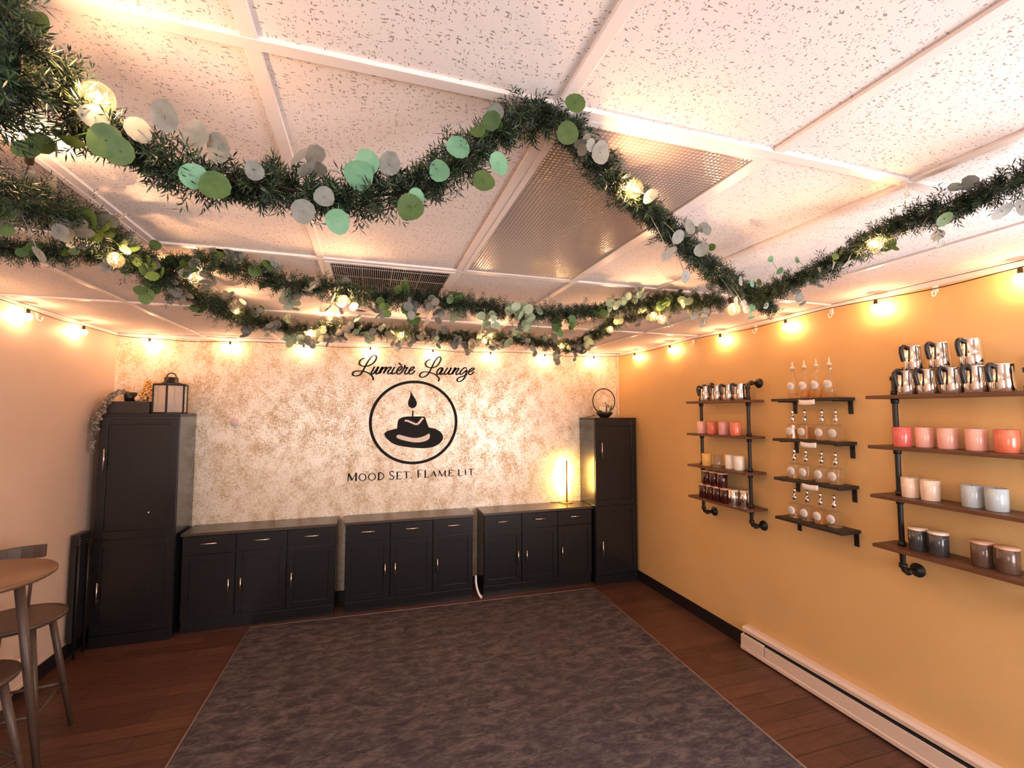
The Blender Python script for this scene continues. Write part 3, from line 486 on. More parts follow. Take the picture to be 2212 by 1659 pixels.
# pot with the trailing vine
ZB = Z+.1
t = root('trailing_plant', (-1.885, 4.5, ZB), 'silvery vine trailing from a small black pot down the left cabinet', 'plant')
MB().lathe([(0, 0), (.034, 0), (.046, .075), (.042, .075), (.038, .06), (0, .06)], (-1.885, 4.5, ZB+.0005), 18).build('pot', 'black_plastic', t)
vines = [[(-1.90, 4.50, ZB+.062), (-1.935, 4.44, ZB+.078), (-1.965, 4.38, ZB+.03), (-2.0, 4.325, Z+.03), (-2.015, 4.295, Z-.08), (-2.012, 4.29, Z-.2), (-2.02, 4.29, Z-.29)],
         [(-1.89, 4.51, ZB+.062), (-1.93, 4.45, ZB+.09), (-1.99, 4.39, ZB+.03), (-2.03, 4.34, Z+.0), (-2.035, 4.32, Z-.09), (-2.03, 4.30, Z-.15)],
         [(-1.89, 4.49, ZB+.062), (-1.92, 4.40, ZB+.07), (-1.96, 4.345, ZB-.01), (-1.992, 4.305, Z-.03), (-2.0, 4.29, Z-.14)],
         [(-1.90, 4.52, ZB+.062), (-1.96, 4.48, ZB+.07), (-2.03, 4.44, ZB+.0), (-2.045, 4.40, Z-.06)]]
def leaf_mesh(m, c, nrm, rad, updir, seg=10, elong=1.08, cup=.12):
    nrm = nrm.normalized(); u = updir-nrm*updir.dot(nrm)
    if u.length < 1e-4: u = nrm.orthogonal()
    u.normalize(); v = nrm.cross(u); vs = [c+nrm*(-cup*rad)]
    for k in range(seg):
        a = 2*PI*k/seg; rr = rad*(1+.04*math.sin(3*a+c.x*90)); vs.append(c+u*(math.cos(a)*rr*elong)+v*(math.sin(a)*rr)+nrm*(cup*rad*.5*math.cos(2*a)))
    m.add(vs, [(0, 1+k, 1+(k+1) % seg) for k in range(seg)], True)
def rv(): return Vector((RNG.uniform(-1,1), RNG.uniform(-1,1), RNG.uniform(-1,1))).normalized()
for P in vines:
    P = smooth_path(P, 6); st = MB().tube(P, .0013, 5).build('stem', 'twig', t)
    lm = MB()
    for p in resample(P, .008)[3:]:
        for q in range(2): d = rv(); leaf_mesh(lm, p+d*.011, rv(), RNG.uniform(.005, .010), d, 7, 1.5)
    lm.build('foliage', 'vine', st)
t = root('bead_tree', (-1.765, 4.5, ZB), 'sparkling gold bead ornament on the black box beside the lantern', 'ornament')
MB().cyl((-1.765, 4.5, ZB), (-1.765, 4.5, ZB+.17), .004, n=8).build('rod', 'gold', t)
for k in range(46):
    hh = .012+.165*(k/45); rr = .050*(1-k/52)+.004; a = k*2.4
    MB().ball((-1.765+rr*math.cos(a), 4.5+rr*math.sin(a), ZB+hh), RNG.uniform(.008, .013), 10, 6).build('bead', 'gold', t)
o = MB().ball((-1.812, 4.445, ZB+.022), .022, 14, 10).build('ball', 'pearl'); tag(o, 'small dull pink ball on the black box before the gold beads', 'ornament')

# ------------------------------------------------------------------ ring ornament and lamp on the right
Z = 1.720; cx, cy = 2.448, 4.46
t = root('ring_ornament', (cx, cy, Z), 'black ring ornament with flowers and bowl on the right tall cabinet', 'ornament')
MB().lathe([(0, 0), (.045, 0), (.05, .008), (.082, .035), (.094, .062), (.088, .062), (.07, .04), (0, .03)], (cx, cy, Z+.0005), 24).build('bowl', 'black_plastic', t)
MB().tube([(cx+.135*math.cos(a), cy+.01, Z+.182+.135*math.sin(a)) for a in [2*PI*k/40 for k in range(40)]], .0065, 8, True).build('ring', 'black_plastic', t)
for P in ([(cx+.03, cy, Z+.05), (cx+.02, cy-.01, Z+.12), (cx+.0, cy-.02, Z+.17), (cx-.01, cy-.02, Z+.21)], [(cx+.02, cy, Z+.05), (cx+.025, cy, Z+.12), (cx+.05, cy, Z+.15)], [(cx-.03, cy, Z+.05), (cx-.05, cy-.02, Z+.085)]):
    MB().tube(smooth_path(P, 5), .0035, 6).build('stem', 'twig', t)
for fx, fz in ((-.015, .225), (.0, .20), (-.055, .105), (-.03, .10), (-.02, .19)):
    m = MB(); c = Vector((cx+fx, cy-.025, Z+fz))
    for k in range(5):
        a = 2*PI*k/5; d = Vector((math.cos(a), -.2, math.sin(a))); leaf_mesh(m, c+d*.012, Vector((0, -1, .2)), .014, d, 8, 1.2)
    m.build('flower', 'flower', t)
for a, L in (((cx+.05, cy-.01, Z+.055), (.045, 0, .095)), ((cx+.04, cy-.02, Z+.055), (.05, -.01, .06)), ((cx-.04, cy-.02, Z+.055), (-.05, -.01, .035)), ((cx+.02, cy-.02, Z+.11), (.035, 0, .025))):
    a = Vector(a); L = Vector(L); m = MB(); sd = Vector((.012*L.z/L.length, 0, -.012*L.x/L.length))
    m.add([a, a+L*.5+sd, a+L, a+L*.5-sd, a+L*.5+Vector((0,-.004,0))], [(0,1,4), (1,2,4), (2,3,4), (3,0,4)], True); m.build('leaf', 'leaf1', t)
MB().tube(smooth_path([(cx-.08, cy+.06, Z+.03), (cx-.13, cy+.08, Z+.012), (cx-.17, cy+.12, Z+.005)], 5), .003, 6).build('cord', 'iron', t)
Z = .797; cx, cy = 2.062, 4.615
t = root('table_lamp', (cx, cy, Z), 'slim bronze stick lamp glowing on the right sideboard', 'lamp')
MB().lathe([(0, 0), (.070, 0), (.070, .006), (.064, .009), (0, .009)], (cx, cy, Z+.0005), 28).build('base', 'brass', t)
MB().cyl((cx, cy, Z+.008), (cx, cy, 1.252), .009, n=12).build('pole', 'brass', t)
MB().box(cx-.004, cx+.004, cy+.0085, cy+.0125, Z+.10, 1.245).build('light_strip', 'led', t)
MB().tube(smooth_path([(cx-.05, cy+.02, Z+.006), (cx-.12, cy+.045, Z+.004), (cx-.17, cy+.055, Z+.004)], 5), .003, 6).build('cord', 'iron', t)

# ------------------------------------------------------------------ thermostat, cord, folded table, heaters
t = root('thermostat', (-1.163, YB, 1.69), 'round white thermostat on the patterned back wall', 'thermostat')
MB().lathe([(0, 0), (.046, 0), (.046, .012), (.042, .017), (0, .017)], (-1.163, YB-.0005, 1.69), 28, (0,-1,0)).build('housing', 'white', t)
MB().lathe([(.030, 0), (.034, .004), (.030, .008), (0, .010)], (-1.163, YB-.017, 1.69), 24, (0,-1,0)).build('dial', 'heater', t)
o = MB().tube(smooth_path([(1.008, 4.42, .20), (1.005, 4.39, .13), (1.02, 4.37, .06), (1.045, 4.36, .012), (1.06, 4.40, .008)], 6), .011, 8).build('power_cord', 'white')
tag(o, 'white power cord hanging in the gap beside the right sideboard', 'cord')
t = root('folding_table', (-2.04, 4.25, 0), 'folded black tray table between left tall cabinet and wall', 'folding table')
MB().box(-2.050, -2.022, 4.16, 4.32, .12, .80).build('tabletop', 'black_plastic', t, .004)
for yy in (4.18, 4.30):
    MB().tube([(-2.012, yy, 0), (-2.012, yy, .45), (-2.014, yy, .84)], .009, 8).build('leg', 'iron', t)
MB().box(-2.054, -2.008, 4.17, 4.31, .80, .885).build('clamp', 'black_plastic', t, .004)
for k in range(3):
    MB().box(-2.007, -2.004, 4.165, 4.18, .82+k*.02, .826+k*.02).build('rivet', 'nickel', t)
def heater(x, s, y0, y1, zb, label, capend):
    # s = direction from the wall into the room
    t = root('baseboard_heater', (x, (y0+y1)/2, zb), label, 'heater')
    def ex(prof, a, b, name, mat, bev=.0015):
        MB().prism([(x+s*px, zb+pz) for px, pz in prof], a, b).build(name, mat, t, bev)
    ex([(.0005, 0), (.010, 0), (.010, .165), (.0005, .165)], y0, y1, 'back_plate', 'heater')
    ex([(.0105, .140), (.058, .126), (.060, .150), (.045, .166), (.0105, .166)], y0, y1, 'hood', 'heater')
    ex([(.0105, .125), (.052, .112), (.052, .030), (.0105, .030)], y0+.01, y1-.01, 'heating_core', 'dark_slot', 0)
    ex([(.055, .104), (.066, .104), (.069, .030), (.058, .030)], y0, y1-(.21 if capend else 0), 'front_panel', 'heater')
    ex([(.0105, .002), (.075, .002), (.075, .026), (.070, .030), (.0105, .030)], y0, y1, 'bottom_lip', 'heater')
    if capend:
        ex([(.0105, .118), (.070, .106), (.073, .020), (.0105, .020)], y1-.20, y1, 'end_cap', 'heater')
        for yy in (y1-.06, y1-.32): MB().cyl((x+s*.074, yy, zb+.014), (x+s*.078, yy, zb+.014), .006, n=10).build('screw', 'nickel', t)
heater(XR, -1, -.6, 2.862, .012, 'long cream baseboard heater at the foot of the right wall', True)
heater(XL, 1, 1.6, 3.69, .10, 'cream baseboard heater on the left wall behind the stools', False)

# ------------------------------------------------------------------ bistro table and stools at the left
t = root('bistro_table', (-1.69, 2.68, 0), 'tall round brown wooden table at the left edge', 'table')
tc = Vector((-1.69, 2.68, 0)); TZ = 1.05
MB().lathe([(0, TZ-.028), (.275, TZ-.028), (.29, TZ-.018), (.29, TZ-.006), (.283, TZ), (0, TZ)], tc, 48).build('tabletop', 'table_wood', t)
MB().lathe([(0, TZ-.055), (.17, TZ-.055), (.17, TZ-.029), (0, TZ-.029)], tc, 32).build('apron', 'stool_wood', t)
for k in range(4):
    a = .62+k*PI/2; d = Vector((math.cos(a), math.sin(a), 0))
    p0 = tc+d*.16+Vector((0,0,TZ-.04)); p1 = tc+d*.27
    MB().tube([p0, p0*.5+p1*.5, p1], [.020, .018, .013], 12).build('leg', 'stool_wood', t)
def stool(c, SZ, ang, label, back=None, r=.20):
    t = root('bar_stool', c, label, 'stool', 'bar stools at the round table'); c = Vector(c)
    MB().lathe([(0, SZ-.030), (r-.035, SZ-.034), (r-.006, SZ-.020), (r, SZ-.010), (r-.004, SZ), (r-.03, SZ-.003), (0, SZ-.010)], c, 36).build('seat', 'stool_wood', t)
    ft = []
    for k in range(4):
        a = ang+k*PI/2; d = Vector((math.cos(a), math.sin(a), 0)); p0 = c+d*(r*.72)+Vector((0,0,SZ-.03)); p1 = c+d*(r*1.32)
        MB().tube([p0, p0*.5+p1*.5, p1], [.017, .016, .011], 10).build('leg', 'stool_wood', t); ft.append(p0+(p1-p0)*.62)
    for k in range(4):
        MB().tube([ft[k], ft[(k+1) % 4]], .009, 8).build('stretcher', 'stool_wood', t)
    if back is not None:
        arc = [back+(k/8-.5)*1.9 for k in range(9)]
        for a in (arc[1], arc[4], arc[7]):
            d = Vector((math.cos(a), math.sin(a), 0)); MB().tube([c+d*(r-.03)+Vector((0,0,SZ-.015)), c+d*(r+.0)+Vector((0,0,SZ+.15)), c+d*(r+.015)+Vector((0,0,SZ+.29))], .008, 8).build('back_post', 'stool_wood', t)
        m = MB(); vs = []; fs = []
        for i, a in enumerate(arc):
            d = Vector((math.cos(a), math.sin(a), 0))
            for rr, zz in ((r+.004, .255), (r+.026, .255), (r+.030, .325), (r+.008, .325)): vs.append(c+d*rr+Vector((0,0,SZ+zz)))
        for i in range(8):
            for k in range(4): l = (k+1) % 4; fs.append((i*4+k, i*4+l, i*4+4+l, i*4+4+k))
        fs += [(3,2,1,0), (32,33,34,35)]; m.add(vs, fs); m.build('backrest', 'stool_wood', t, .004)
stool((-1.76, 3.13, 0), .70, .92, 'dark brown wooden bar stool with low back rail behind the round table', back=2.55)
stool((-1.70, 2.70, 0), .60, .15, 'dark wooden stool tucked underneath the round table', r=.19)
# ------------------------------------------------------------------ pipe shelves on the right wall
ZS = [1.090, 1.348, 1.607, 1.872]      # board tops
def pipe_rack(y0, y1, p0, p1, label):
    t = root('pipe_shelf', (XR, (y0+y1)/2, .955), label, 'shelf', 'iron pipe shelf racks')
    for z in ZS: MB().box(2.562, 2.746, y0, y1, z-.018, z).build('board', 'shelf_wood', t, .002)
    for py in (p0, p1):
        px = 2.655; P = [(XR-.006, py, 1.998), (px+.03, py, 1.998), (px+.008, py, 1.990), (px, py, 1.968), (px, py, 1.5), (px, py, .985), (px+.008, py, .963), (px+.03, py, .955), (XR-.006, py, .955)]
        pl = MB().tube(P, .0125, 12)
        for z in ZS: pl.cyl((px, py, z), (px, py, z+.024), .0175, n=14).cyl((px, py, z-.042), (px, py, z-.018), .0175, n=14)
        for z, s in ((1.998, -1), (.955, 1)):
            pl.cyl((px, py, z+s*.045), (px, py, z+s*.025), .018, n=14).cyl((px+.028, py, z), (px+.045, py, z), .018, n=14)
        pl = pl.build('pole', 'iron', t)
        for z in (1.998, .955):
            MB().lathe([(0, 0), (.035, 0), (.036, .006), (.034, .009), (.020, .012), (.018, .024), (0, .024)], (XR-.0005, py, z), 24, (-1,0,0)).build('flange', 'iron', pl)
    return t
pipe_rack(2.625, 3.255, 2.682, 3.180, 'black iron pipe rack with four boards on the right wall nearest the corner')
pipe_rack(1.115, 1.785, 1.180, 1.700, 'black iron pipe rack with four boards at the right edge of the photo')
ordn = ['top', 'second from the top', 'third from the top', 'lowest']
for i, z in enumerate(ZS[::-1]):
    t = root('wall_shelf', (XR, 2.21, z), '%s of the four small black bracket shelves holding bottles' % ordn[i], 'shelf', 'black bracket shelves')
    MB().box(2.606, XR-.0005, 1.985, 2.435, z-.018, z).build('board', 'black_wood', t, .002)
    for y in (2.012, 2.388):
        m = MB().box(XR-.006, XR-.0005, y-.014, y+.014, z-.100, z-.0185).box(2.63, XR-.006, y-.014, y+.014, z-.0245, z-.0185)
        m.build('bracket', 'iron', t, .001)
    if i < 3:
        m = MB(); n = 8; vs = []
        for k in range(n+1):
            yy = 2.225-.11*k/n; sg = .004*math.sin(PI*k/n)
            for xx, zz in ((2.6055-sg*.3, z-.010), (2.6035-sg, z-.040)): vs.append((xx, yy, zz-sg))
        fs = [(2*k, 2*k+1, 2*k+3, 2*k+2) for k in range(n)]
        m.add(vs, fs, True); q = m.build('label_strip', 'paper', t); sm = q.modifiers.new('thick', 'SOLIDIFY'); sm.thickness = .0012

# ------------------------------------------------------------------ pouring pitchers
def pitcher_proto(loc):
    x, y, z = loc; t = root('pouring_pitcher', loc, 'x', 'pitcher', 'polished pouring pitchers')
    v = MB().lathe([(0, .0), (.043, .0), (.0445, .003), (.0405, .06), (.0385, .118), (.0400, .124), (.0380, .124), (.0365, .117), (.041, .006), (0, .006)], (x, y, z+.0006), 28); v.build('vessel', 'chrome', t)
    sp = MB(); d = Vector((.985, -.17, 0)); s = Vector((.17, .985, 0)); c = Vector((x, y, z))
    a0 = c+d*.034+s*.020+Vector((0,0,.124)); a1 = c+d*.034-s*.020+Vector((0,0,.124)); tip = c+d*.056+Vector((0,0,.128)); lo = c+d*.0385+Vector((0,0,.090))
    sp.add([a0, a1, tip, lo], [(0,2,3), (2,1,3), (0,3,1)], True); q = sp.build('spout', 'chrome', t); k = q.modifiers.new('thick', 'SOLIDIFY'); k.thickness = .0012
    h = Vector((-.985, .17, 0)); up_ = Vector((0,0,1))
    P = [c+h*.038+up_*.110, c+h*.058+up_*.121, c+h*.072+up_*.113, c+h*.074+up_*.090, c+h*.067+up_*.060, c+h*.062+up_*.045]
    MB().tube(smooth_path(P, 5), .0100, 10).build('handle', 'black_plastic', t); return t
pp = None; X = 2.655
def place(proto_fn, key, loc, label, group=None, mats=None):
    global PROTO
    if key not in PROTO: o = PROTO[key] = proto_fn(loc); o['label'] = label; 
    else: o = copy_tree(PROTO[key], loc, label)
    if group: o['group'] = group
    return o
PROTO = {}
zt = ZS[3]
nm = ['leftmost', 'second from left', 'third from left', 'rightmost']
for i, y in enumerate((3.118, 2.99, 2.866, 2.752)):
    place(pitcher_proto, 'pit', (X, y, zt), 'steel pitcher with black handle, %s on the corner rack top' % nm[i], 'pitchers on the corner rack')
nb = ['leftmost', 'second from left', 'middle', 'second from right', 'rightmost']
for i, y in enumerate((1.637, 1.543, 1.445, 1.355, 1.265)):
    place(pitcher_proto, 'pit', (X, y, zt), 'steel pitcher, %s in the lower row at the right edge' % nb[i], 'pitchers on the right edge rack')
for i, y in enumerate((1.600, 1.487, 1.366)):
    place(pitcher_proto, 'pit', (X, y, zt+.1256), 'steel pitcher, %s in the stacked upper row at the right edge' % ['left', 'middle', 'right'][i], 'pitchers on the right edge rack')

# ------------------------------------------------------------------ candles
def candle_fn(jar, wax='wax', lid=None, dia=.078, h=.100):
    def fn(loc):
        x, y, z = loc; r = dia/2; t = root('candle', loc, 'x', 'candle')
        MB().lathe([(0, 0), (r*.93, 0), (r*.96, .003), (r, h*.5), (r, h-.001), (r-.0015, h), (r-.004, h-.002), (r-.004, h-.014), (0, h-.014)], (x, y, z+.0006), 30).build('jar', jar, t)
        if lid:
            MB().lathe([(0, h+.0005), (r+.001, h+.0005), (r+.002, h+.003), (r+.001, h+.011), (0, h+.012)], (x, y, z), 30).build('lid', lid, t)
        else:
            MB().lathe([(0, h-.0135), (r-.0045, h-.0135), (r-.0045, h-.008), (0, h-.0085)], (x, y, z+.0008), 26).build('wax', wax, t)
            MB().cyl((x, y, z+h-.010), (x, y, z+h+.002), .0012, n=6).build('wick', 'iron', t)
        return t
    return fn
def cand(key, y, z, label, group, x=X, **kw):
    o = place(candle_fn(key, **kw), (key, tuple(kw.items())), (x, y, z), label, group); return o
G1 = 'candles on the corner rack'; G2 = 'candles on the right edge rack'
for k, y, s in (('pink_gloss', 3.126, 'pale pink candle jar, leftmost on the second board of the corner rack'), ('coral_gloss', 3.003, 'coral pink candle jar, second from left on the corner rack'),
                ('rose_gloss', 2.881, 'dusty rose candle jar, third from left on the corner rack'), ('coral_gloss', 2.762, 'coral candle jar with bright highlight, rightmost on the corner rack')):
    cand(k, y, ZS[2], s, G1, x=2.61)
cand('yellow_jar', 3.088, ZS[1], 'amber yellow candle jar on the third board of the corner rack', G1, x=2.62)
cand('white_jar', 2.872, ZS[1], 'cream white candle jar behind its twin on the corner rack third board', G1, h=.106)
cand('white_jar', 2.782, ZS[1], 'cream white candle jar, rightmost on the corner rack third board', G1, h=.106)
t = root('glass_tumbler', (2.62, 2.968, ZS[1]), 'clear empty glass tumbler between yellow and white candles', 'glass')
MB().lathe([(0, 0), (.037, 0), (.039, .003), (.040, .098), (.0385, .098), (.036, .010), (0, .010)], (2.62, 2.968, ZS[1]+.0006), 28).build('bowl', 'glass', t)
z = ZS[0]
for i, y in enumerate((3.118, 3.039, 2.960, 2.881)):
    cand('red_jar', y, z, 'dark red lidded candle jar, %s in the lower row of the corner stack' % nm[i], 'dark red jars in the corner stack', x=2.610, lid='lid_wood')
for i, y in enumerate((3.082, 3.000, 2.918)):
    cand('red_jar', y, z+.1122, 'dark red lidded candle jar, %s in the upper row of the corner stack' % ['left', 'middle', 'right'][i], 'dark red jars in the corner stack', x=2.615, lid='lid_wood')
cand('chrome', 2.806, z, 'mirrored silver candle jar with lid beside the dark red stack', 'silver candle jars', x=2.612, lid='cream_jar', dia=.068)
cand('chrome', 2.752, z, 'mirrored silver candle jar with lid next to the near pipe post', 'silver candle jars', x=2.667, lid='cream_jar', dia=.068)
nb5 = ['leftmost', 'second from left', 'middle', 'second from right', 'rightmost']
for i, (k, y) in enumerate((('magenta_gloss', 1.643), ('pink_gloss', 1.573), ('pink_gloss', 1.477), ('pink_gloss', 1.368), ('coral_gloss', 1.262))):
    cand(k, y, ZS[2], '%s candle jar, %s in the pink row at the right edge' % ({'magenta_gloss': 'deep pink', 'pink_gloss': 'pale pink', 'coral_gloss': 'large coral'}[k], nb5[i]), G2, x=2.605 if i == 0 else X, dia=.086 if i == 4 else .078)
cand('cream_jar', 1.647, ZS[1], 'cream candle jar, left of the cream pair at the right edge', G2)
cand('cream_jar', 1.560, ZS[1], 'cream candle jar, right of the cream pair at the right edge', G2)
cand('blue_jar', 1.396, ZS[1], 'pale blue candle jar, left of the blue pair at the right edge', G2)
cand('blue_jar', 1.310, ZS[1], 'pale blue candle jar, right of the blue pair at the right edge', G2)
cand('slate_jar', 1.625, ZS[0], 'dark grey lidded candle jar, left of the grey pair on the lowest board', G2, lid='cream_jar')
cand('slate_jar', 1.538, ZS[0], 'dark grey lidded candle jar, right of the grey pair on the lowest board', G2, lid='cream_jar')
cand('taupe_jar', 1.372, ZS[0], 'dark brown lidded candle jar, left of the brown pair on the lowest board', G2, lid='lid_wood')
cand('taupe_jar', 1.286, ZS[0], 'dark brown lidded candle jar, right of the brown pair on the lowest board', G2, lid='lid_wood')

# ------------------------------------------------------------------ oil bottles
def disc_label(t, c, nrm, r, bend=0):
    n = Vector(nrm).normalized(); u = Vector((0,0,1)); v = u.cross(n); c = Vector(c); vs = [c+n*.0004]; k = 24
    for i in range(k):
        a = 2*PI*i/k; s = math.cos(a)*r; vs.append(c+v*s+u*(math.sin(a)*r)+n*(.0004-(s*s/(2*bend) if bend else 0)))
    m = MB().add(vs, [(0, 1+i, 1+(i+1) % k) for i in range(k)], True); q = m.build('paper_label', 'paper', t)
    sm = q.modifiers.new('thick', 'SOLIDIFY'); sm.thickness = .0006; sm.offset = 1
    p = MB()
    for i, (w, dz) in enumerate(((.42, .40), (.8, .12), (.95, -.10), (.6, -.34))):
        ss = [(-w*r*.75+2*w*r*.75*j/6) for j in range(7)]; vs = []
        for s in ss:
            for e in (-.0009, .0009): vs.append(c+v*s+u*(dz*r+e)+n*(.0013-(s*s/(2*bend) if bend else 0)))
        p.add(vs, [(2*j, 2*j+1, 2*j+3, 2*j+2) for j in range(6)])
    p.build('print', 'print', q)
def pump(t, x, y, z, mat):
    MB().lathe([(0, 0), (.0125, 0), (.0135, .004), (.0135, .012), (.015, .018), (.012, .026), (.0065, .034), (.006, .045), (.0085, .050), (.0085, .068), (.006, .074), (0, .075)], (x, y, z), 16).build('pourer', mat, t)
def round_bottle(fill, oil):
    def fn(loc):
        x, y, z = loc; t = root('oil_bottle', loc, 'x', 'bottle')
        MB().lathe([(0, .001), (.027, .001), (.0295, .004), (.0295, .108), (.026, .128), (.014, .148), (.0115, .156), (.0115, .190), (.0135, .192), (.0135, .200), (.0095, .200), (.0095, .16)], (x, y, z), 26).build('vessel', 'glass', t)
        MB().lathe([(0, .005), (.0262, .005), (.0275, .008), (.0275, .005+fill), (0, .005+fill)], (x, y, z), 24).build('oil', oil, t)
        MB().lathe([(0, .196), (.009, .196), (.0145, .201), (.0145, .212), (.006, .216), (.005, .24), (.003, .246), (0, .246)], (x, y, z), 14).build('dropper', 'cream_jar', t)
        disc_label(t, (x-.0297, y, z+.083), (-1, -.12, 0), .026, .0295); return t
    return fn
def square_bottle(fill, oil):
    def fn(loc):
        x, y, z = loc; t = root('oil_bottle', loc, 'x', 'bottle'); w = .033
        def rr(m, s, z0, z1, s2=None):
            vs = []; s2 = s2 or s; k = 16
            for ss, zz in ((s, z0), (s2, z1)):
                for i in range(k):
                    a = 2*PI*(i+.5)/k; ca, sa = math.cos(a), math.sin(a); q = (abs(ca)**6+abs(sa)**6)**(-1/6)
                    vs.append((x+ss*ca*q, y+ss*sa*q, z+zz))
            m.add(vs, [tuple(range(k))[::-1], tuple(range(k, 2*k))]+[(i, (i+1) % k, (i+1) % k+k, i+k) for i in range(k)])
        m = MB(); rr(m, w, .001, .092); rr(m, w, .092, .103, .018); m.cyl((x, y, z+.103), (x, y, z+.116), .0125, n=16); m.build('vessel', 'glass', t, .002)
        m = MB(); rr(m, w-.003, .005, .005+fill); m.build('oil', oil, t)
        pump(t, x, y, z+.1162, 'chrome')
        disc_label(t, (x-w-.0003, y+.002, z+.050), (-1, 0, 0), .027); return t
    return fn
XB = 2.688
for i, (y, f, oil) in enumerate(((2.333, .030, 'clear_oil'), (2.247, .045, 'amber'), (2.164, .050, 'amber'), (2.078, .028, 'clear_oil'))):
    place(round_bottle(f, oil), ('rb', f, oil), (XB, y, ZS[3]), 'tall round bottle with cream dropper, %s on the top bracket shelf' % nm[i], 'tall round bottles')
rows = [(2, ((2.345, .055, 'amber'), (2.257, .078, 'amber'), (2.138, .02, 'clear_oil'), (2.050, .03, 'clear_oil')), 'second'),
        (1, ((2.342, .02, 'clear_oil'), (2.258, .03, 'clear_oil'), (2.152, .02, 'clear_oil'), (2.062, .03, 'clear_oil')), 'third'),
        (0, ((2.350, .03, 'clear_oil'), (2.260, .02, 'clear_oil'), (2.170, .078, 'amber'), (2.082, .03, 'clear_oil')), 'lowest')]
for zi, row, wd in rows:
    for i, (y, f, oil) in enumerate(row):
        place(square_bottle(f, oil), ('sb', f, oil), (XB, y, ZS[zi]), '%s square bottle with steel pourer, %s on the %s bracket shelf' % ('amber' if oil == 'amber' else 'clear', nm[i], wd), 'square oil bottles')
# ------------------------------------------------------------------ lettering and emblem on the back wall
YW = YB-.0008
def ribbon(m, pts, w, taper=.55):
    P = [Vector((p[0], 0, p[1])) for p in pts]
    P = smooth_path(P, 5) if len(P) > 2 else P
    n = len(P); vs = []
    for i, p in enumerate(P):
        t = P[min(i+1, n-1)]-P[max(i-1, 0)]
        if t.length < 1e-7: t = Vector((1,0,0))
        t.normalize(); s = Vector((-t.z, 0, t.x))
        # pen-like: strokes running down are thicker
        k = w*(taper+(1-taper)*abs(t.z))*.5
        for q in (p+s*k, p-s*k):
            vs += [(q.x, YW, q.z), (q.x, YW-.0014, q.z)]
    fs = []
    for i in range(n-1):
        a = 4*i; b = a+4
        fs += [(a+1, b+1, b+3, a+3), (a, a+2, b+2, b), (a, b, b+1, a+1), (a+2, a+3, b+3, b+2)]
    fs += [(0, 1, 3, 2), (4*n-4, 4*n-2, 4*n-1, 4*n-3)]
    m.add(vs, fs)
def sharp_ribbon(m, pts, w):
    P = [Vector((p[0], 0, p[1])) for p in pts]; n = len(P); vs = []
    for i, p in enumerate(P):
        t = (P[min(i+1, n-1)]-P[max(i-1, 0)]).normalized(); s = Vector((-t.z, 0, t.x))
        k = w*.5*(.55+.45*abs(t.z)) if n > 8 else w*.5
        for q in (p+s*k, p-s*k): vs += [(q.x, YW, q.z), (q.x, YW-.0014, q.z)]
    fs = []
    for i in range(n-1):
        a = 4*i; b = a+4; fs += [(a+1, b+1, b+3, a+3), (a, a+2, b+2, b), (a, b, b+1, a+1), (a+2, a+3, b+3, b+2)]
    fs += [(0, 1, 3, 2), (4*n-4, 4*n-2, 4*n-1, 4*n-3)]; m.add(vs, fs)
t = root('wall_lettering', (.44, YB, 2.18), 'black script lettering above the round emblem on the back wall', 'lettering')
for nm_, sts in D['script']:
    m = MB()
    for st in sts: ribbon(m, st, .018, .55)
    m.build('letter', 'vinyl', t)
t = root('wall_lettering', (.44, YB, 1.16), 'black capital lettering below the round emblem on the back wall', 'lettering')
for nm_, sts in D['tag']:
    m = MB()
    for st, wd in sts: sharp_ribbon(m, st, wd*1.2)
    m.build('letter' if nm_ != 'dot' else 'full_stop', 'vinyl', t)
t = root('wall_emblem', (.418, YB, 1.70), 'round black emblem of a hat with a candle flame on the back wall', 'emblem')
m = MB(); cx, cz, R1, R2 = .428, 1.680, .4390, .4105; n = 72; vs = []
for k in range(n):
    a = 2*PI*k/n
    for r, y in ((R1, YW), (R1, YW-.0014), (R2, YW), (R2, YW-.0014)): vs.append((cx+r*math.cos(a)*EMX, y, cz+r*math.sin(a)*EMZ))
fs = []
for k in range(n):
    a = 4*k; b = 4*((k+1) % n); fs += [(a+1, b+1, b+3, a+3), (a, a+2, b+2, b), (a, b, b+1, a+1), (a+2, a+3, b+3, b+2)]
m.add(vs, fs); m.build('ring', 'vinyl', t)
for key in ('flame', 'wick', 'hat', 'crease', 'band'):
    P = D['emb'][key]; m = MB()
    if key == 'crease':
        YW0 = YW; YW = YW-.0016; ribbon(m, P, .022, .8); YW = YW0; m.build(key, 'vinyl_white', t); continue
    Q = smooth_path([(p[0], 0, p[1]) for p in P]+[(P[0][0], 0, P[0][1])], 3)[:-1] if key != 'wick' else [Vector((p[0], 0, p[1])) for p in P]
    d = .0016 if key == 'band' else 0
    m.prism([(q.x, q.z) for q in Q], YW-.0014-d, YW-d); m.build('hat' if key == 'hat' else key, 'vinyl_white' if key == 'band' else 'vinyl', t)

